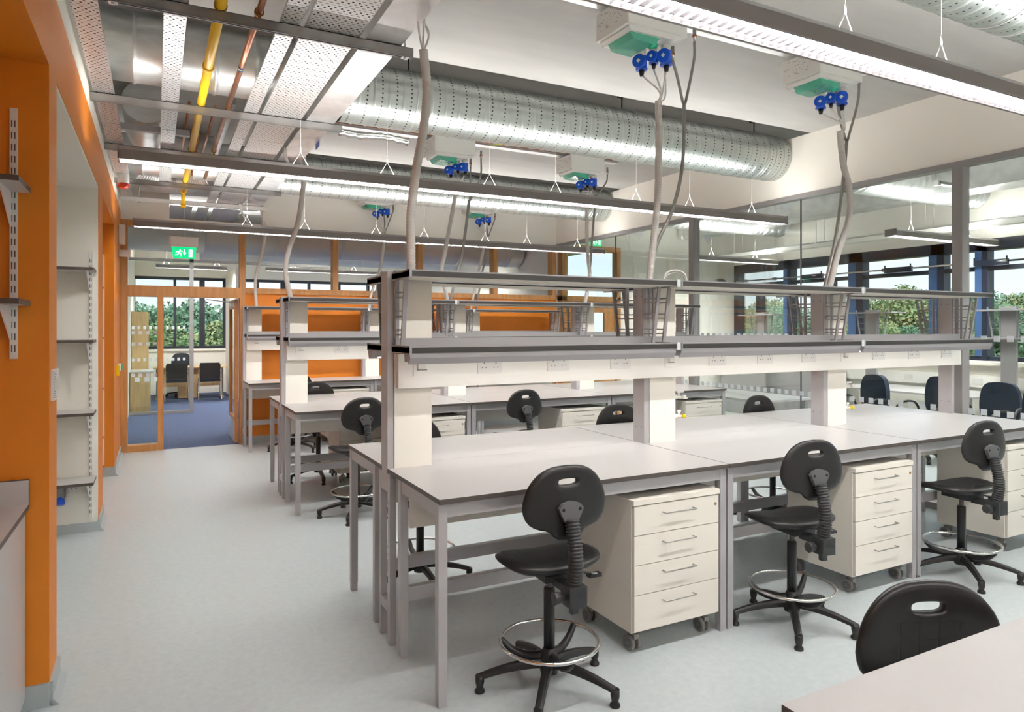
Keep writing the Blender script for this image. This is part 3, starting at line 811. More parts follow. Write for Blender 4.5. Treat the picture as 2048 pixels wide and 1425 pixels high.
luminaire(1.9, 7.0, 10.0, [8, 9], 'suspended light in the neighbouring room, beyond the right edge of the photo', bright=True)
luminaire(12.9, -.2, 1.4, [.1, 1.1], 'suspended light in the corridor beyond the timber door', zt=3.2, bright=True)
luminaire(13.2, 2.2, 6.0, [2.8, 4, 5.4], 'suspended light beyond the timber clerestory', zt=3.3, bright=True)
luminaire(16.5, .0, 1.4, [.2, 1.2], 'suspended light in the far office', zt=3.0, bright=True)
luminaire(16.3, 2.2, 6.0, [2.8, 4.2, 5.5], 'suspended light in the room right of the far office', zt=3.0, bright=True)

# ================================================================== DUCTS
def duct(name, y, x0, x1, r, z, m_, label, perforated=True, step=.12, seams=False):
    root = empty(name, (x0, y, z), 0, label, 'duct', 'round ventilation ducts')
    n = 56; L_ = x1-x0; m = MB(); vs = []; xs = []
    x = 0
    while x < L_-1e-4:
        if perforated: xs += [(x, 0), (x+.008, 0), (x+.088, 0), (x+.096, 0), (x+.102, .0045), (x+.112, .0045), (x+.118, 0)]
        elif seams: xs += [(x, 0), (x+.006, .009), (x+.018, .009), (x+.024, 0), (x+.04, 0)]
        else: xs += [(x, 0)]
        x += step
    xs = [q for q in xs if q[0] < L_]+[(L_, 0)]
    for px, dr in xs:
        for k in range(n):
            th = 2*PI*k/n; sh = 0
            X_ = min(max(px+sh, 0), L_)
            vs.append((X_, (r+dr)*math.cos(th), (r+dr)*math.sin(th)))
    fs = [(i*n+k, i*n+(k+1) % n, (i+1)*n+(k+1) % n, (i+1)*n+k) for i in range(len(xs)-1) for k in range(n) if not (perforated and k == n-1 and 0)]
    m.add(vs, fs, 0, True)
    m.build('duct_body', m_, root)
    return root
def hanger(root, x, r):
    m = MB().tube([(x, (r+.004)*math.cos(t), (r+.004)*math.sin(t)) for t in [2*PI*k/40 for k in range(40)]], .004, 5, closed=True)
    m.box(x-.03, x+.03, -.02, .02, r, r+.012)
    m.build('hanging_strap', 'galvanised', root)
    MB().box(x-.025, x+.03, -.045, .045, ZC+.20-root.location.z, ZC+.268-root.location.z).cyl((x, 0, r), (x, 0, ZC+.21-root.location.z), .006, 8).build('fixing', 'black', root)
def perf_duct(y, label):
    root = duct('spiral_duct', y, 1.30, 6.195, .243, 3.53, 'spiral_duct', label)
    for x in (1.9-1.32, 4.1-1.32, 5.9-1.32): hanger(root, x, .243)
    MB().tube([(2.998, (.246)*math.cos(t), (.246)*math.sin(t)) for t in [2*PI*k/40 for k in range(40)]], .006, 6, closed=True).build('joint_ring', 'galvanised', root)
perf_duct(5.50, 'large perforated spiral steel duct crossing the centre of the ceiling')
perf_duct(8.83, 'second perforated spiral steel duct, behind the middle suspended light')
perf_duct(2.09, 'perforated spiral duct cut by the top right corner of the photo')
r_ = duct('smooth_duct', 5.50, XL+.002, 1.30, .235, 3.60, 'galvanised', 'smooth silver duct section behind the cable trays at the top left', False, .26, True)
r_ = duct('smooth_duct', 8.83, XL+.002, 1.30, .235, 3.60, 'galvanised', 'smooth silver duct section behind the farther cable trays', False, .26, True)
r_ = duct('smooth_duct', 2.09, XL+.002, 1.30, .235, 3.60, 'galvanised', 'smooth silver duct section above the near cable trays', False, .26, True)
for y in (5.50, 8.83, 2.09):
    duct('spiral_duct', y, XR+.105, XW-.3, .225, 3.508, 'galvanised', 'spiral duct in the neighbouring room %s' % {5.50: 'above its right hand light', 8.83: 'above its left hand light', 2.09: 'at the far right'}[y], False, .11, True)
# round duct beside the left wall with its bend
e = empty('round_duct', (-.08, 6.5, 3.52), 0, 'silver round duct bending beside the left wall, above the left cable trays', 'duct', 'round ventilation ducts')
pts = resample(spline([(0, .0, 0), (.0, .5, 0), (0, .95, 0), (.06, 1.28, 0), (.30, 1.50, 0), (.62, 1.54, 0)], 10), .02)
MB().tube(pts, .17, 32, rf=lambda i: .17+(.005 if i % 9 == 0 else 0)).build('duct_body', 'galvanised', e)
e2 = empty('flexible_duct', (.18, 9.42, 3.46), 0, 'ribbed flexible silver duct elbow behind the trays near the far wall', 'duct', 'round ventilation ducts')
pts = resample(spline([(-.45, -.15, .05), (-.25, .05, .03), (0, .16, 0), (.25, .05, .03), (.45, -.15, .05)], 10), .012)
MB().tube(pts, .14, 28, rf=lambda i: .14+(.010 if i % 3 == 0 else 0)).build('duct_body', 'galvanised', e2)
e3 = duct('smooth_duct', 12.2, -.42, 6.45, .34, 3.18, 'galvanised_dull', 'wide silver duct seen through the timber clerestory', False, 1.1, True)
e3 = duct('smooth_duct', 15.4, .8, 6.45, .25, 3.25, 'galvanised_dull', 'smaller silver duct deeper in the office, through the clerestory', False, 1.1, True)

# ================================================================== CABLE TRAYS AND STRUTS
def tray(x0, x1, y0, y1, z, label, m_='perforated_tray', name='cable_tray'):
    w_ = x1-x0; root = empty(name, (x0, y0, z), 0, label, 'cable tray', 'cable trays on the ceiling struts')
    y = 0; first = True
    L_ = y1-y0
    cut = .9
    segs = [0]
    while segs[-1] < L_: segs.append(min(L_, segs[-1]+(1.35 if segs[-1] else cut)))
    for i, (a, b) in enumerate(zip(segs, segs[1:])):
        dz = .002*(i % 2)
        MB().box(0, w_, a, b-.003, dz, dz+.0012).build('tray_bed', m_, root)
    MB().box(0, .0015, 0, L_, 0, .018).box(w_-.0015, w_, 0, L_, 0, .018).build('tray_flange', 'galvanised_flat', root)
    return root
tray(-.385, -.258, 1.4, 9.75, 3.268, 'narrow perforated cable tray against the left wall')
tray(.034, .146, 1.4, 8.62, 3.268, 'narrow perforated cable tray between the wall tray and the yellow pipe')
tray(.587, .687, 1.4, 10.2, 3.268, 'narrow perforated cable tray right of the copper pipe')
tray(.716, 1.014, 1.4, 10.2, 3.268, 'wide perforated cable tray beside the plain trunking')
tk = empty('cable_trunking', (1.052, 1.4, 3.268), 0, 'plain galvanised cable trunking, rightmost run along the ceiling struts', 'trunking')
MB().box(0, .21, 0, 2.6, 0, .075).box(0, .215, 2.604, 4.55, 0, .075).box(0, .215, 4.554, 8.85, 0, .075).build('trunking_body', 'galvanised_flat', tk, bevel=.002)
tray(.17, .45, 10.42, 12.2, 3.30, 'bluish cable tray passing through the slot above the timber screen, leftmost there')
tray(.52, .66, 10.42, 12.2, 3.30, 'narrow cable tray passing through the slot above the timber screen')
tray(.72, 1.08, 10.42, 12.2, 3.30, 'wide cable tray passing through the slot above the timber screen')
for i, (y, col, lab) in enumerate([(3.84, 'strut_steel', 'nearest'), (5.565, 'strut_steel', 'second nearest'), (7.05, 'strut_steel', 'third nearest'), (8.61, 'strut_steel', 'fourth nearest'), (9.79, 'white_plastic', 'white farthest'), (2.2, 'strut_steel', 'overhead')]):
    s = empty('ceiling_strut', (XL+.005, y, 3.214), 0, '%s cross strut carrying the cable trays over the aisle' % lab, 'strut', 'cross struts under the cable trays')
    L_ = 1.335-XL-.005; t = .041
    MB().box(0, L_, -t/2, -t/2+.003, -.006, .052).box(0, L_, t/2-.003, t/2, 0, .052).box(0, L_, -t/2, t/2, .049, .052).box(0, L_, -t/2, -t/2+.010, 0, .003).box(0, L_, t/2-.010, t/2, 0, .003).build('channel', col, s)
    for x in (.22, L_-.045):
        if y in (5.565, 8.61, 2.2) or (y == 7.05 and x < .3): continue
        MB().cyl((x, 0, -.012), (x, 0, ZC-3.214), .005, 8).build('threaded_rod', 'galvanised', s)
        MB().box(x-.02, x+.02, -.02, .02, -.006, 0).cyl((x, 0, -.014), (x, 0, -.006), .009, 6).build('washer_plate', 'galvanised_flat', s)
# yellow gas pipe, copper pipes
def pipe(name, pts, r, m_, label, cat='pipe', n=16):
    o = MB().tube(pts, r, n).build(name, m_)
    return tag(o, label, cat)
yp = empty('gas_pipe', (.296, 1.4, 3.298), 0, 'yellow gas pipe running along the ceiling between the cable trays', 'pipe')
MB().tube([(0, 0, 0), (0, 7.9, 0), ], .0285, 18).build('pipe_run', 'yellow_pipe', yp)
MB().box(-.0287, .0287, 3.62, 3.63, -.029, .0287).build('pipe_marking', 'label_blue', yp) if 0 else None
for y in (2.44, 4.165, 5.65, 7.21): MB().tube([(0, y-.01, 0), (0, y+.01, 0)], .034, 14).build('pipe_clip', 'brass', yp)
for y in (3.35, 7.86): MB().cyl((0, y, 0), (0, y+.04, 0), .036, 14).build('coupling', 'yellow_pipe', yp)
MB().cyl((0, 7.9, 0), (0, 7.9, -.16), .022, 14).cyl((0, 7.9, -.16), (0, 7.9, -.20), .03, 12).build('gas_valve', 'yellow_pipe', yp)
cp = empty('copper_pipe', (.485, 1.4, 3.305), 0, 'brown copper pipe with a blue and yellow band beside the narrow cable tray', 'pipe', 'copper pipes over the aisle')
MB().tube([(0, 0, 0), (0, 7.0, 0)], .0175, 14).build('pipe_run', 'copper', cp)
MB().cyl((0, 3.28, 0), (0, 3.35, 0), .0182, 14).build('blue_band', 'label_blue', cp)
MB().cyl((0, 3.305, 0), (0, 3.325, 0), .0186, 14).build('yellow_band', 'label_yellow', cp)
for y in (2.44, 4.165, 5.65): MB().cyl((0, y-.012, 0), (0, y+.012, 0), .025, 12).box(-.008, .008, y-.008, y+.008, -.05, -.01).build('pipe_clip', 'brass', cp)
for i, (x, y0_, y1_, z) in enumerate([(.235, 6.0, 8.45, 3.42), (.42, 5.95, 8.4, 3.40), (.36, 7.0, 8.5, 3.44)]):
    o = MB().tube([(0, 0, 0), (0, y1_-y0_, 0), (0, y1_-y0_, -.10 if i == 2 else .2)], .011, 10).build('copper_pipe', 'copper', loc=(x, y0_, z))
    tag(o, ['thin copper pipe left of the yellow pipe, beyond the second strut', 'thin copper pipe right of the yellow pipe, beyond the second strut', 'thin copper pipe ending above the far struts'][i], 'pipe', 'copper pipes over the aisle')
o = MB().box(0, .05, 0, 2.5, 0, .05).build('steel_channel', 'galvanised_flat', loc=(.53, 6.0, 3.45)); tag(o, 'grey steel channel running beside the copper pipe past the second strut', 'channel')
o = MB().box(0, .62, 0, .06, 0, .05).build('steel_channel', 'grey_powder', loc=(-.36, 6.55, 3.29)); tag(o, 'short dark cross channel between the two left cable trays', 'channel')
o = MB().tube(resample(spline([(0, 0, 0), (.18, 0, -.01), (.38, 0, .005), (.6, 0, -.01)]), .03), .032, 12, rf=lambda i: .030+.006*math.sin(i*2.3)).build('foil_wrap', 'foil', loc=(1.33, 5.66, 3.245)); tag(o, 'crumpled foil wrapped pipe end beside the second strut', 'pipe insulation')
# dark service boxes near the far end
o = MB().box(0, .9, 0, .55, 0, .30).build('fan_coil_unit', 'galvanised', loc=(-.2, 9.55, 3.40)); tag(o, 'flat silver ventilation box above the farthest strut', 'ventilation unit')

# ================================================================== CEILING SERVICES ABOVE THE SPINES
def pod(x, y, label):
    """white service box with green clear flap and three blue sockets"""
    r = empty('service_pod', (x, y, 3.44), 0, label, 'service box', 'white ceiling service boxes')
    MB().prism([(-.235, .20), (-.235, .03), (-.205, 0), (.20, 0), (.235, .03), (.235, .20)], 'x', -.16, .16).build('pod_body', 'pod_white', r, bevel=.008) if 0 else None
    b = MB().box(-.245, .225, -.17, .17, 0.03, .20).prism([(-.225, .03), (-.205, .0), (.10, .0), (.205, .03)], 'y', -.15, .15)
    b.build('pod_body', 'pod_white', r, bevel=.012, seg=3)
    m = MB(); rnd = random.Random(3)
    for i in range(60): 
        yy = rnd.uniform(-.14, .14); zz = rnd.uniform(.07, .18); m.box(-.2462, -.2448, yy, yy+.006, zz, zz+.004)
    m.build('knockout_marks', 'pin_grey', r)
    MB().prism([(-.20, .0), (-.17, -.042), (-.02, -.048), (.03, -.010), (.02, .0)], 'y', -.13, .10).build('green_flap', 'green_clear', r, bevel=.006)
    MB().cyl((-.02, -.09, -.04), (.03, -.09, -.03), .020, 10).build('green_latch', 'green_plastic', r)
    for i, (sx_, sy, dz, k) in enumerate([(.015, .035, -.062, 1.0), (.085, .0, -.035, .82), (.150, -.045, -.03, 1.05)]):
        s = empty('power_connector', (0, 0, 0)); s.parent = r
        MB().cyl((sx_, sy, .01), (sx_, sy, dz-.01), .030*k, 16).build('socket_base', 'pod_white', r)
        s.name = 'power_connector'
        MB().cyl((sx_, sy, dz), (sx_+.005, sy, dz-.085*k), .036*k, 18, r2=.032*k).cyl((sx_+.004, sy, dz-.075*k), (sx_+.004, sy, dz-.085*k), .038*k, 18).build('blue_plug', 'socket_blue', s)
        MB().cyl((sx_-.030*k, sy-.025*k, dz-.045*k), (sx_-.052*k, sy-.038*k, dz-.045*k), .043*k, 18).build('blue_cap', 'socket_blue', s, bevel=.003)
        MB().cyl((sx_-.0525*k, sy-.0384*k, dz-.045*k), (sx_-.0535*k, sy-.039*k, dz-.045*k), .014*k, 4).build('rating_label', 'white_plastic', s)
        MB().cyl((sx_+.005, sy, dz-.085*k), (sx_+.005, sy, dz-.125*k), .020*k, 12, r2=.012*k).build('cable_gland', 'black_plastic', s)
    return r
for x, y, lab in ((2.76, 3.5, 'white ceiling service box with blue connectors, left one over the nearest bench row'), (4.46, 3.5, 'white ceiling service box with blue connectors, right one over the nearest bench row'),
                  (2.82, 6.87, 'white ceiling service box hanging below the large duct, left of the two'), (4.50, 6.87, 'white ceiling service box hanging below the large duct, right of the two'),
                  (2.93, 10.03, 'service box hidden behind the second duct, only its blue plugs showing, left one'), (4.62, 10.03, 'service box hidden behind the second duct, only its blue plugs showing, right one')):
    pod(x, y, lab)
def conduit(name, pts, y, r, m_, label, group, ribs=True, tails=(), yj=0):
    root = empty(name, (pts[-1][0], y, pts[-1][1]), 0, label, 'cable hose', group)
    o = Vector((pts[-1][0], y, pts[-1][1]))
    P = [Vector((p[0], y+(p[2] if len(p) > 2 else 0), p[1]))-o for p in pts]
    S = resample(spline(P, 10), .006)
    MB().tube(S, r, 12, rf=(lambda i: r+(.0022 if i % 3 == 0 else 0)) if ribs else None).build('hose', m_, root)
    for q in tails:
        Q = [Vector((p[0], y+(p[2] if len(p) > 2 else 0), p[1]))-o for p in q]
        MB().tube(spline(Q, 8), .0058, 8).build('cable_tail', 'cable_white', root)
    return root
G = 'ribbed white cable hoses'
conduit('cable_hose', [(1.28, 3.13), (1.30, 2.92), (1.28, 2.70), (1.24, 2.48), (1.21, 2.24), (1.21, 2.05), (1.21, 1.90)], 3.5, .0235, 'hose_white', 'thick ribbed hose from the trunking down to the aisle end of the nearest spine', G,
        tails=[[(1.28, 3.12), (1.26, 3.2), (1.22, 3.34, -.05)], [(1.28, 3.12), (1.28, 3.2), (1.29, 3.38)], [(1.28, 3.12), (1.31, 3.22), (1.30, 3.36, .1)], [(1.28, 3.12), (1.33, 3.25, .05), (1.31, 3.38, .15)]])
def pod_tails(x, y, zj, xj): return [[(xj, zj), (xj-.03, zj+.05, -.05), (x+.02, 3.26, .035)], [(xj, zj), (xj, zj+.06, -.03), (x+.09, 3.30, .0)], [(xj, zj), (xj+.03, zj+.05), (x+.155, 3.29, -.045)], [(xj, zj), (xj+.06, zj+.06), (x+.2, 3.45, .03)]]
conduit('cable_hose', [(2.885, 3.10), (2.89, 2.98), (2.89, 2.78), (2.88, 2.46), (2.85, 2.20), (2.81, 1.90)], 3.5, .021, 'hose_white', 'ribbed hose below the left service box, down to the nearest spine', G, tails=pod_tails(2.76, 3.5, 3.09, 2.885))
conduit('cable_hose', [(4.65, 3.14), (4.69, 2.89), (4.76, 2.70), (4.75, 2.46), (4.63, 2.21), (4.52, 1.90)], 3.5, .023, 'hose_white', 'ribbed hose below the right service box, down to the nearest spine', G, tails=pod_tails(4.46, 3.5, 3.12, 4.65))
conduit('cable_hose', [(1.28, 3.05), (1.23, 2.68), (1.14, 2.38), (1.11, 2.17), (1.16, 1.90)], 6.87, .023, 'hose_white', 'ribbed hose down to the aisle end of the second bench row spine', G, tails=[[(1.28, 3.04), (1.24, 3.15), (1.2, 3.34)], [(1.28, 3.04), (1.3, 3.15), (1.29, 3.36)], [(1.28, 3.04), (1.27, 3.2), (1.25, 3.34, .1)]])
conduit('cable_hose', [(2.90, 3.19), (2.87, 3.02), (2.81, 2.71), (2.75, 2.40), (2.72, 2.23), (2.79, 1.90)], 6.87, .021, 'hose_white', 'ribbed hose to the middle of the second spine, under the left box below the duct', G, tails=pod_tails(2.82, 6.87, 3.17, 2.90))
conduit('cable_hose', [(4.59, 3.24), (4.58, 2.80), (4.60, 2.45), (4.62, 2.24), (4.55, 1.90)], 6.87, .021, 'hose_white', 'ribbed hose to the second spine, under the right box below the duct', G, tails=pod_tails(4.50, 6.87, 3.20, 4.59))
conduit('cable_hose', [(1.33, 3.12), (1.35, 2.91), (1.30, 2.62), (1.23, 2.29), (1.24, 1.90)], 10.1, .021, 'hose_white', 'ribbed hose in front of the timber screen, down to the orange wall bench', G, tails=[[(1.33, 3.12), (1.3, 3.22), (1.27, 3.34)]])
conduit('cable_hose', [(3.05, 3.08), (3.06, 2.93), (3.01, 2.56), (2.86, 2.11), (2.84, 1.90)], 10.1, .020, 'hose_white', 'ribbed hose behind the second duct, left one over the orange wall bench', G, tails=pod_tails(2.93, 10.1, 3.08, 3.05))
conduit('cable_hose', [(4.72, 3.13), (4.73, 2.94), (4.63, 2.51), (4.49, 1.90)], 10.1, .020, 'hose_white', 'ribbed hose behind the second duct, right one over the orange wall bench', G, tails=pod_tails(4.62, 10.1, 3.12, 4.72))
GG = 'grey braided gas hoses'
def gas(y, main, L_, R_, label):
    root = empty('gas_hose', (main[-1][0], y, main[-1][1]), 0, label, 'gas hose', GG); o = Vector((main[-1][0], y, main[-1][1]))
    for q, rr in ((main, .0115), (L_, .0095), (R_, .0095)):
        P = [Vector((p[0], y+.03, p[1]))-o for p in q]; MB().tube(spline(P, 8), rr, 10).build('braided_hose', 'hose_grey', root)
    P = [Vector((p[0]-.02, y+.01, p[1]))-o for p in main]; MB().tube(spline(P, 8), .0095, 10).build('braided_hose', 'hose_grey', root)
    for q in (L_, R_):
        t = Vector((q[0][0], y+.03, q[0][1]))-o
        MB().cyl(t, t+Vector((0, 0, .09)), .013, 10).build('hose_fitting', 'steel_pin', root)
        MB().cyl(t+Vector((0, 0, .03)), t+Vector((0, 0, .045)), .016, 10).build('copper_ring', 'copper', root)
gas(3.5, [(3.13, 3.13), (3.13, 2.95), (3.11, 2.68), (3.03, 2.41), (2.90, 2.17), (2.83, 1.90)], [(3.03, 3.40), (3.07, 3.30), (3.12, 3.13)], [(3.22, 3.56), (3.22, 3.46), (3.19, 3.32), (3.14, 3.13)], 'grey braided gas hose forking below the ceiling, over the middle of the nearest spine')
gas(3.5, [(4.77, 3.09), (4.74, 2.86), (4.70, 2.62), (4.63, 2.29), (4.50, 1.90)], [(4.65, 3.39), (4.71, 3.20), (4.76, 3.09)], [(4.92, 3.57), (4.90, 3.40), (4.78, 3.09)], 'grey braided gas hose twisting beside the rightmost ribbed hose')
gas(6.87, [(3.06, 3.03), (3.01, 2.65), (2.96, 2.36), (2.92, 2.24), (2.83, 1.90)], [(3.07, 3.40), (3.07, 3.2), (3.06, 3.03)], [(3.20, 3.50), (3.19, 3.3), (3.07, 3.03)], 'grey braided gas hose over the second spine, left one')
gas(6.87, [(4.73, 3.23), (4.69, 2.81), (4.66, 2.45), (4.64, 2.27), (4.60, 1.90)], [(4.66, 3.40), (4.70, 3.3), (4.73, 3.22)], [(4.90, 3.50), (4.88, 3.4), (4.74, 3.22)], 'grey braided gas hose over the second spine, right one')
gas(10.1, [(3.09, 3.10), (3.08, 2.90), (3.02, 2.5), (2.90, 1.90)], [(3.07, 3.40), (3.09, 3.10)], [(3.22, 3.42), (3.10, 3.10)], 'grey gas hose behind the second duct, left one')
gas(10.1, [(4.82, 3.12), (4.80, 2.95), (4.72, 2.5), (4.6, 1.90)], [(4.80, 3.40), (4.82, 3.12)], [(4.95, 3.42), (4.83, 3.12)], 'grey gas hose behind the second duct, right one')
for y, lab in ((3.56, 'nearest'), (6.93, 'second'), (10.1, 'farthest')):
    r = empty('ceiling_trunking', (1.30, y, 3.655), 0, 'galvanised trunking along the ceiling feeding the service boxes, %s run' % lab, 'trunking', 'ceiling trunking runs')
    MB().box(0, 3.75, -.05, .05, 0, .054).build('trunking_body', 'galvanised_flat', r)
    MB().tube([(0, -.09, .02), (3.7, -.09, .02)], .0085, 10).build('copper_line', 'copper', r)
    MB().cyl((2.02, -.09, .02), (2.12, -.09, .02), .0092, 10).build('yellow_band', 'label_yellow', r)
# loose loops of hose on top of the upper shelf
o = MB().tube(spline([(0, 0, 0), (.03, 0, .05), (.1, .0, .068), (.17, 0, .05), (.20, 0, 0)]), .006, 8).tube(spline([(.02, .02, 0), (.06, .02, .04), (.12, .02, .055), (.18, .02, .03), (.2, .02, 0)]), .005, 8).build('cable_loop', 'cable_white', loc=(2.86, 3.42, 1.933)); tag(o, 'white cable loop lying on the upper shelf beside the second hose', 'cable')

# dangling white cables near the trays
def dangling(pts, label):
    r = empty('loose_cable', pts[0], 0, label, 'cable', 'loose white cables hanging from the trays'); o = Vector(pts[0])
    for d in (0, .012, .024): MB().tube(spline([Vector(p)-o+Vector((d, 0, -d*.6)) for p in pts], 8), .0055, 8).build('cable_strand', 'cable_white', r)
dangling([(1.03, 6.45, 3.26), (1.03, 6.42, 3.16), (1.10, 6.45, 3.09), (1.17, 6.4, 3.045)], 'white cables hanging from the wide tray by the middle light')
dangling([(.96, 9.6, 3.26), (.98, 9.6, 3.17), (1.02, 9.66, 3.10), (1.06, 9.64, 3.03)], 'white cables hanging from the wide tray near the far strut')
o = MB().box(0, .004, 0, .14, 0, .09).build('blue_tag', 'label_blue', loc=(1.266, 6.1, 3.22)); tag(o, 'small blue plastic sheet hanging at the edge of the trunking', 'tag')

# ================================================================== EXIT SIGNS, ALARMS, SWITCHES
def exit_sign(x, y, z, label, w_=.30, hgt=.15):
    r = empty('exit_sign', (x, y, z), 0, label, 'exit sign', 'green emergency exit signs')
    MB().box(-w_*.57, w_*.57, -.05, .05, hgt, hgt+.13).build('lamp_housing', 'white_plastic', r, bevel=.02, seg=3)
    MB().prism([(-w_/2, hgt), (-w_*.42, 0), (w_*.42, 0), (w_/2, hgt)], 'y', -.004, .004).build('sign_panel', 'exit_green', r)
    s = hgt/.15; m = MB(); y_ = -.0062
    def q(pts): m.prism([(a*s, b*s) for a, b in pts], 'y', y_, -.0042)
    q([(-.055, .112), (-.045, .118), (-.036, .110), (-.044, .101)])                # head
    q([(-.064, .098), (-.040, .100), (-.050, .066), (-.068, .070)])                 # torso
    q([(-.064, .098), (-.088, .090), (-.100, .074), (-.094, .070), (-.082, .082), (-.064, .088)])
    q([(-.044, .098), (-.026, .086), (-.014, .092), (-.016, .098), (-.027, .094), (-.040, .104)])
    q([(-.068, .072), (-.080, .052), (-.108, .048), (-.108, .040), (-.074, .042), (-.056, .066)])
    q([(-.056, .068), (-.036, .052), (-.042, .026), (-.034, .024), (-.025, .056), (-.046, .074)])
    q([(.002, .118), (.012, .118), (.012, .070), (.002, .070)]); q([(-.014, .076), (.007, .042), (.028, .076), (.020, .082), (.007, .062), (-.006, .082)])
    q([(.058, .120), (.105, .120), (.100, .022), (.058, .022)])
    m.build('running_figure', 'exit_white', r)
    m = MB().cyl((0, 0, hgt+.13), (0, 0, ZC-z), .004, 6); m.build('drop_rod', 'white_plastic', r)
    return r
exit_sign(.325, 9.95, 2.535, 'green exit sign with running figure and arrow, hanging in front of the timber door')
exit_sign(6.86, 10.0, 3.06, 'green exit sign in the neighbouring room, seen over the second duct end', .26, .13)
al = empty('fire_sounder', (-.31, 8.4, 3.12), 0, 'white cylindrical alarm sounder with a red lens under the fourth strut', 'fire alarm')
MB().lathe([(.05, .05), (.056, .06), (.056, .16), (.05, .17)], n=20).build('sounder_body', 'white_plastic', al)
MB().lathe([(.035, 0), (.052, .015), (.052, .05)], n=20).build('beacon_lens', 'red_lens', al)
MB().cyl((0, 0, .17), (0, 0, .25), .02, 10).build('mounting_stem', 'white_plastic', al)
em = empty('wall_sensor', (XL+.002, 9.75, 2.52), 0, 'white cylinder lamp and box high on the left wall beside the timber door', 'wall light')
MB().box(0, .07, -.05, .05, .14, .38).build('backplate', 'white_plastic', em, bevel=.004)
MB().cyl((.0, 0, .03), (.13, 0, .03), .045, 18).build('lamp_cylinder', 'white_plastic', em, bevel=.004)
g_ = empty('call_point', (XL+.0, 9.72, 1.10), 0, 'green door release button on the left wall beside the timber door', 'door button')
MB().box(0, .03, -.045, .045, 0, .09).build('button_box', 'white_plastic', g_, bevel=.003)
MB().box(.03, .045, -.035, .035, .01, .08).build('button_face', 'green_plastic', g_, bevel=.002)
y_ = empty('yellow_button_box', (XL, 9.15, 1.07), 0, 'small yellow box on the left wall', 'switch box')
MB().box(0, .035, -.045, .045, 0, .12).build('box_body', 'yellow_plastic', y_, bevel=.004)
sw = empty('switch_panel', (XL, 3.60, 1.31), 0, 'white multi-gang switch plate on the nearest orange pier', 'light switch')
MB().box(0, .012, -.005, .185, 0, .135).build('plate', 'white_plastic', sw, bevel=.002)
for i in range(4):
    MB().box(.012, .020, .012+i*.042, .040+i*.042, .045, .095).build('rocker', 'white_plastic', sw, bevel=.001)
m = MB()
for i in range(14): m.box(.0121, .0126, .010, .045 if i % 4 else .075, .012+i*.0083, .015+i*.0083)
m.build('printed_lines', 'slot_dark', sw)

# ================================================================== LEFT NICHES
def slotted_rail(x, y, z0, z1, label, w_=.028):
    r = empty('slotted_rail', (x, y, z0), 0, label, 'shelf rail', 'white slotted shelf rails')
    MB().box(0, w_, -.014, 0, 0, z1-z0).build('rail_body', 'white_plastic', r, bevel=.0015)
    m = MB(); z = .03
    while z < z1-z0-.04:
        for q in (.30, .68): m.box(w_*q-.0026, w_*q+.0020, -.0146, -.0139, z, z+.028)
        z += .05
    m.build('slot_pattern', 'slot_dark', r)
def wall_shelf(x0, x1, y, z, d, bx, label):
    r = empty('wall_shelf', (x0, y, z), 0, label, 'shelf', 'cantilever shelves in the wall niches')
    MB().box(0, x1-x0, -d, -.016, 0, .022, 0, side=1).build('board', ['white_laminate', 'edge_brown'], r)
    for b in bx:
        MB().prism([(-.014, -.145), (-.014, 0), (-d+.05, 0), (-d+.05, -.012), (-.03, -.145)], 'x', b-x0, b-x0+.004).build('bracket', 'white_plastic', r)
slotted_rail(-.548, 3.55, 1.50, 2.56, 'white slotted rail on the orange pier at the left edge')
slotted_rail(-1.0, 3.55, 1.50, 2.56, 'white slotted rail hidden left of the photo edge')
wall_shelf(-1.2, -.474, 3.55, 2.205, .30, (-.545, -1.0), 'upper dark-edged shelf at the left edge of the photo, on the orange pier')
wall_shelf(-1.2, -.474, 3.55, 1.725, .30, (-.545, -1.0), 'lower dark-edged shelf at the left edge of the photo, on the orange pier')
slotted_rail(-.475, 6.415, .12, 2.24, 'white slotted rail on the white end panel of the middle niche', .024)
for z, q in ((2.07, 'topmost'), (1.515, 'second from the top'), (.957, 'third from the top'), (.425, 'lowest, above a socket')):
    wall_shelf(-1.18, -.424, 6.415, z, .30, (-.475, -1.1), 'white dark-edged shelf in the middle niche, %s' % q)
bp = MB().box(0, .70, -.018, 0, 0, 2.30).build('shelf_back_panel', 'niche_white', loc=(-1.2, 8.70, .13)); tag(bp, 'white back panel fixed to the orange end of the far niche', 'panel')
slotted_rail(-.545, 8.68, .2, 2.3, 'white slotted rail on the back panel of the far niche', .024)
for z, q in ((2.05, 'topmost'), (1.51, 'second'), (.96, 'third'), (.43, 'lowest')):
    wall_shelf(-1.18, -.505, 8.68, z, .30, (-.545,), 'shelf end just visible in the far niche, %s' % q)
so = empty('wall_socket', (-.62, 6.415, .33), 0, 'white wall socket under the lowest shelf of the middle niche', 'socket')
MB().box(0, .09, -.012, 0, 0, .09).build('plate', 'white_plastic', so, bevel=.002)
MB().box(.042, .048, -.0135, -.0119, .052, .066).box(.026, .034, -.0135, -.0119, .025, .032).box(.056, .064, -.0135, -.0119, .025, .032).build('pin_holes', 'slot_dark', so)
so = empty('industrial_socket', (-.70, 6.415, .28), 0, 'grey industrial socket with a blue flap beside the wall socket', 'socket')
MB().box(0, .07, -.06, 0, .02, .13).build('socket_box', 'castor_grey', so, bevel=.006)
MB().cyl((.035, -.03, .03), (.04, -.06, -.03), .028, 14).build('blue_flap', 'socket_blue', so)
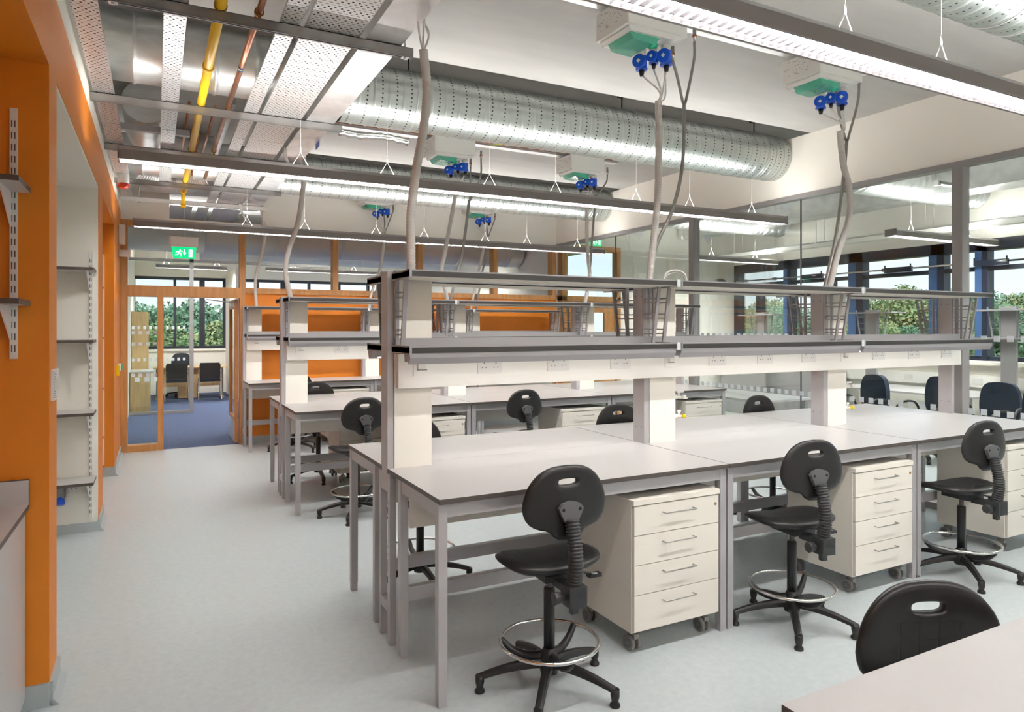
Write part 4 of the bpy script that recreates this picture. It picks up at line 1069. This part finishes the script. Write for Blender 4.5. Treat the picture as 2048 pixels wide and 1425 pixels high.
# counter in the near niche
ct = empty('side_counter', (XL, YN+.2, 0), 0, 'white counter with brown edge and upstand at the bottom left', 'counter')
xa, xb = -1.25-XL, -.478-XL; L_ = 3.535-(YN+.2)
MB().box(xa, xb, 1.65, L_, .862, .884, 0, side=1).build('worktop', ['white_laminate', 'edge_brown'], ct)
MB().box(xa, xb-.014, 1.66, L_-.004, .06, .861).build('front_panel', 'white_laminate', ct, bevel=.001)
MB().box(xa, xb-.05, 1.70, L_-.01, .001, .06).build('plinth', 'skirting_grey', ct)
MB().box(xa, xb-.001, L_-.012, L_, .884, .985, 0, side=0).box(xa, xb, L_-.012, L_, .985, .988, 1).box(xb-.001, xb, L_-.012, L_, .884, .988, 1).build('upstand', ['white_laminate', 'edge_brown'], ct)

# ================================================================== OFFICE FURNITURE BEYOND THE DOOR
def visitor_chair(x, y, rz, label):
    r = empty('visitor_chair', (x, y, 0), R(rz), label, 'chair', 'black visitor chairs in the far office')
    MB().box(-.22, .22, -.21, .22, .43, .49).build('seat', 'fabric_dark', r, bevel=.02, seg=3)
    MB().prism([(-.20, .50), (-.215, .80), (-.19, .85), (.19, .85), (.215, .80), (.20, .50)], 'y', -.25, -.215).build('backrest', 'black_plastic', r, bevel=.012, seg=3)
    for sx_ in (-.235, .235):
        MB().tube(spline([(sx_, .22, 0), (sx_*.98, .19, .25), (sx_*.95, .15, .44)], 5), .011, 8).build('leg', 'chrome', r)
        MB().tube(spline([(sx_, -.30, 0), (sx_*.98, -.26, .25), (sx_*.92, -.23, .52), (sx_*.9, -.235, .70)], 5), .011, 8).build('leg', 'chrome', r)
        MB().tube([(sx_*.95, .17, .43), (sx_*.95, -.24, .43)], .011, 8).build('side_rail', 'chrome', r)
visitor_chair(1.06, 16.75, 0, 'black visitor chair with chrome legs, seen through the open door opening')
visitor_chair(.40, 16.75, 0, 'black visitor chair behind the inner glass partition')
def office_chair(x, y, rz, label, m_='fabric_navy', h=1.03, group='upholstered office chairs'):
    r = empty('office_chair', (x, y, 0), R(rz), label, 'office chair', group)
    P = spline([(0, 0, h), (.13, 0, h-.02), (.19, 0, h-.10), (.215, 0, h-.25), (.20, 0, h-.40), (.12, 0, h-.46), (0, 0, h-.465)], 5)
    half = [(p.x, p.z) for p in P]; poly = half+[(-a, b) for a, b in reversed(half[1:-1])]
    MB().prism(poly, 'y', -.27, -.20).build('backrest', m_, r, bevel=.022, seg=3)
    MB().prism([(-.23, -.2), (-.25, .1), (-.2, .25), (.2, .25), (.25, .1), (.23, -.2)], 'z', .44, .52).build('seat', m_, r, bevel=.025, seg=3)
    MB().beam((0, -.27, .75), (0, -.23, .40), .06, .015).beam((0, -.23, .41), (0, 0, .41), .06, .02).build('back_stem', 'black_plastic', r)
    MB().lathe([(.025, .08), (.025, .42)], n=14).build('column', 'column_black', r)
    for sx_ in (-1, 1): MB().tube(spline([(sx_*.24, .15, .47), (sx_*.29, .16, .60), (sx_*.29, .05, .69), (sx_*.29, -.12, .68), (sx_*.27, -.18, .56), (sx_*.23, -.15, .46)], 6), .015, 8).build('armrest', 'black_plastic', r)
    for k_ in range(5):
        a = 2*PI*k_/5; l = MB().beam((0, 0, .10), (.3*math.cos(a), .3*math.sin(a), .075), .04, .03).build('base_leg', 'black_plastic', r)
        MB().cyl((.3*math.cos(a)-.02*math.sin(a), .3*math.sin(a)+.02*math.cos(a), .03), (.3*math.cos(a)+.02*math.sin(a), .3*math.sin(a)-.02*math.cos(a), .03), .03, 14).build('castor', 'black_plastic', l)
    return r
office_chair(.52, 18.0, 176, 'dark office chair behind the far office desk', 'fabric_dark', 1.02)
dk = empty('office_desk', (-.05, 17.1, 0), 0, 'long desk with light wood panel under the office window', 'desk')
MB().box(0, 1.52, 0, .70, .71, .735).build('desktop', 'light_wood', dk, bevel=.002)
MB().box(.1, 1.42, .25, .27, .28, .70).build('modesty_panel', 'light_wood', dk)
for x in (.05, 1.40): MB().box(x, x+.05, .3, .38, .02, .71).box(x-.01, x+.06, .05, .65, 0, .03).build('leg', 'castor_grey', dk)
o = MB().box(0, .42, 0, .5, .02, .55).build('drawer_pedestal', 'light_wood', loc=(.45, 17.28, 0), bevel=.003); tag(o, 'light wood pedestal under the far office desk', 'drawer unit')
cb = empty('office_cabinet', (-.44, 14.9, 0), 0, 'light wood cabinet with a pale top behind the glass sidelight', 'cabinet')
MB().box(0, .34, 0, .8, 0, .76).build('carcass', 'light_wood', cb); MB().box(-.005, .40, -.02, .82, .76, .785).build('top_panel', 'white_laminate', cb)
bc = empty('tall_bookcase', (-.44, 15.9, 0), 0, 'tall wooden bookcase behind the cabinet at the left of the office', 'bookcase')
MB().box(0, .30, 0, .05, 0, 1.95).box(0, .30, .75, .8, 0, 1.95).box(0, .02, .05, .75, 0, 1.95).build('carcass', 'light_wood', bc)
for z in (.02, .6, 1.2, 1.92): MB().box(.02, .30, .05, .75, z, z+.025).build('shelf', 'light_wood', bc)

# ================================================================== NEIGHBOURING ROOM
for i, (x, y, rz, h, lab) in enumerate([(8.37, 5.98, 80, 1.0, 'leftmost navy office chair behind the glass, left of the last spine post'), (8.37, 5.12, 75, 1.03, 'navy office chair behind the glass, just left of the last spine post'), (8.72, 4.55, 95, .98, 'navy office chair turned away, half hidden behind the last spine post'), (8.25, 3.95, 78, 1.02, 'navy office chair behind the glass at the right edge')]):
    office_chair(x, y, rz, lab, 'fabric_navy', h)
def ndesk(x0, x1, y0_, y1_, label):
    r = empty('white_desk', (x0, y0_, 0), 0, label, 'desk', 'white desks in the neighbouring room')
    MB().box(0, x1-x0, 0, y1_-y0_, .72, .745).build('desktop', 'white_laminate', r, bevel=.002)
    for a in (.05, x1-x0-.1):
        for b in (.05, y1_-y0_-.1): MB().box(a, a+.05, b, b+.05, 0, .72).build('leg', 'frame_grey', r)
ndesk(9.15, 10.2, 3.0, 4.9, 'white desk beyond the navy chairs, near the window'); ndesk(9.15, 10.2, 5.0, 7.0, 'white desk beyond the navy chairs, further from the viewer')
ndesk(6.45, 7.35, 5.9, 7.6, 'white desk just behind the glass wall'); ndesk(6.5, 7.4, 2.0, 3.4, 'white desk behind the glass at the right edge of the photo')
# perimeter trunking and radiators below the neighbour's windows
pt = empty('perimeter_trunking', (XW-.07, YN+.1, .78), 0, 'cream wall trunking with sockets below the neighbouring windows', 'trunking')
MB().box(0, .068, 0, 12.9, 0, .17).build('trunking_body', 'trunking_white', pt)
for y in (6.6, 7.0, 8.6, 9.6, 11.0): MB().box(-.008, 0, y, y+.14, .05, .13).build('double_socket', 'white_plastic', pt)
ca = empty('low_cabinet', (9.85, YF-2.6, 0), 0, 'grey-fronted low cabinet at the far end of the neighbouring room', 'cabinet')
MB().box(0, .5, 0, 2.4, 0, .9).build('carcass', 'shelf_grey', ca, bevel=.003)
for (x, y, lab) in ((9.7, 8.9, 'leftmost'), (9.7, 6.75, 'middle'), (9.7, 4.85, 'rightmost')):  # solid stand-ins for shelf reflections in the window glass
    s = empty('shelf_reflection', (x, y, 0), 0, 'modelled reflection of grey shelves with flaring supports in the neighbouring window, %s' % lab, 'reflection', 'shelf reflections in the neighbouring windows')
    MB().box(-.15, .2, -.42, .42, 1.845, 1.865).box(-.15, .2, -.42, .42, 1.48, 1.50).build('shelf', 'shelf_grey', s)
    MB().box(-.02, .02, -.09, .09, 0, 1.90).build('post', 'shelf_grey', s)
    for d_ in (-1, 1): ladder(0, d_*.11, d_).build('shelf_support', 'shelf_grey', s)
r = empty('window_winder_rod', (XW-.035, 5.85, 2.55), 0, 'steel rod with fittings across the neighbouring windows', 'window gear')
MB().tube([(0, 0, 0), (0, 4.3, 0)], .014, 10).build('rod', 'steel_pin', r)
for y in (0, 1.1, 2.4, 3.3, 4.0): MB().cyl((0, y, 0), (0, y+.08, 0), .028, 10).build('rod_fitting', 'brass' if y == 1.1 else 'steel_pin', r)
r = empty('window_winder_rod', (XW-.035, 2.5, 2.55), 0, 'shorter steel rod at the right edge, across the neighbouring window', 'window gear')
MB().tube([(0, 0, 0), (0, 2.75, 0)], .014, 10).build('rod', 'steel_pin', r); MB().cyl((0, 2.7, 0), (0, 2.95, 0), .034, 10, r2=.018).build('rod_fitting', 'steel_pin', r)
# tray, light and box beam along the neighbour's windows
r = tray(9.65, 9.85, 0.5, 10.1, 3.03, 'perforated cable tray running along the neighbouring windows')
for y in (1.2, 3.6, 5.4, 7.2, 9.0): MB().cyl((.0, y, .0), (.0, y, .66), .005, 6).cyl((.2, y, 0), (.2, y, .66), .005, 6).box(-.03, .23, y-.02, y+.02, -.03, -.002).build('drop_rod', 'galvanised', r)
o = MB().box(0, .16, 0, 9.3, 0, .06).build('tray_cover', 'trunking_white', loc=(9.44, .6, 2.93)); tag(o, 'pale trunking below the neighbouring cable tray', 'trunking')
o = MB().box(0, .45, 0, 10.5, 0, .35).build('service_duct', 'galvanised_flat', loc=(8.9, -.3, 3.34)); tag(o, 'long rectangular grey duct under the neighbouring ceiling', 'duct')
o = MB().cyl((0, 0, 0), (0, -.12, 0), .13, 24).build('wall_speaker', 'grey_plastic', loc=(9.95, YF-.01, 2.47), bevel=.008); tag(o, 'round grey wall speaker near the corner of the neighbouring windows', 'speaker')
# brackets and junction boxes hung in the neighbour's ceiling
for i, (x, y, z) in enumerate([(8.2, 7.4, 3.30), (8.3, 4.9, 3.35), (8.3, 9.4, 3.22), (8.4, 3.6, 3.35)]):
    j = empty('junction_unit', (x, y, z), 0, 'grey junction box on a rod under the neighbouring ceiling, %s' % ['second from the left', 'third from the left', 'farthest left', 'farthest right'][i], 'junction box', 'junction boxes in the neighbouring room')
    MB().box(0, .35, 0, .08, 0, .035).build('bracket_arm', 'strut_steel', j); MB().box(-.03, .03, 0, .06, -.02, .04).build('junction_box', 'white_plastic', j); MB().cyl((0, .03, 0), (0, .03, ZC-z), .004, 6).build('drop_rod', 'galvanised', j)

# ================================================================== OUTSIDE
tag(MB().box(-80, 160, YO+.6, 160, -4.3, -4.0).box(XW+.6, 160, -90, YO+.6, -4.3, -4.0).build('ground', 'grass'), kind='structure')
def make_tree(seed, mt):
    rnd = random.Random(seed); root = empty('broadleaf_tree')
    MB().tube([(0, 0, 0), (.1, 0, 1.5), (0, .1, 4)], .2, 8, rf=lambda i: .22-.06*i).build('trunk', 'bark', root)
    m = MB(); blobs = [(rnd.uniform(-1.9, 1.9), rnd.uniform(-1.9, 1.9), rnd.uniform(2.0, 6.0), rnd.uniform(.8, 1.5)) for _ in range(17)]+[(0, 0, 4.2, 2.0), (0, 0, 1.6, 1.6)]
    for bx, by, bz, br in blobs:
        for _ in range(int(1000*br)):
            u = Vector((rnd.gauss(0, 1), rnd.gauss(0, 1), rnd.gauss(0, 1))).normalized(); p = Vector((bx, by, bz))+u*br*rnd.uniform(.75, 1.05)
            a = u.cross(Vector((rnd.uniform(-1, 1), rnd.uniform(-1, 1), 1))).normalized(); b = u.cross(a); s = rnd.uniform(.05, .10)
            t = u*rnd.uniform(-.1, .1)
            m.add([p-a*s, p+b*s*.7+t, p+a*s, p-b*s*.7-t], [(0, 1, 2, 3)])
    m.build('foliage', mt, root)
    return root
protos = [make_tree(1, 'leaf_a'), make_tree(2, 'leaf_b'), make_tree(3, 'leaf_c')]; pu = [False]*3
rnd = random.Random(11)
def place_tree(k_, x, y, s, side):
    o = protos[k_] if not pu[k_] else copy_tree(protos[k_]); pu[k_] = True
    o.location = (x, y, -4.02); o.rotation_euler = (0, 0, rnd.uniform(0, 6)); o.scale = (s, s, s*rnd.uniform(.9, 1.1))
    kind = ['mid-green', 'bluish green', 'yellowing'][k_]
    if side == 0: tag(o, '%s leafy tree close outside the far office window' % kind, 'tree', '%s trees outside the office window' % kind)
    else: tag(o, '%s leafy tree on the low skyline beyond the neighbouring windows' % kind, 'tree', '%s trees beyond the neighbouring windows' % kind)
for i in range(26):
    place_tree(i % 3, -5+i*.75+rnd.uniform(-.6, .6), 30+(i % 3)*3.5+rnd.uniform(-1, 1), rnd.uniform(.72, .98), 0)
for i in range(34):
    a = R(2+i*1.55); d_ = 52+rnd.uniform(-6, 8); fx, fy = math.cos(a), math.sin(a)
    place_tree((i*2+i//5) % 3, d_*fx+12, d_*fy-4, rnd.uniform(.95, 1.28), 1)
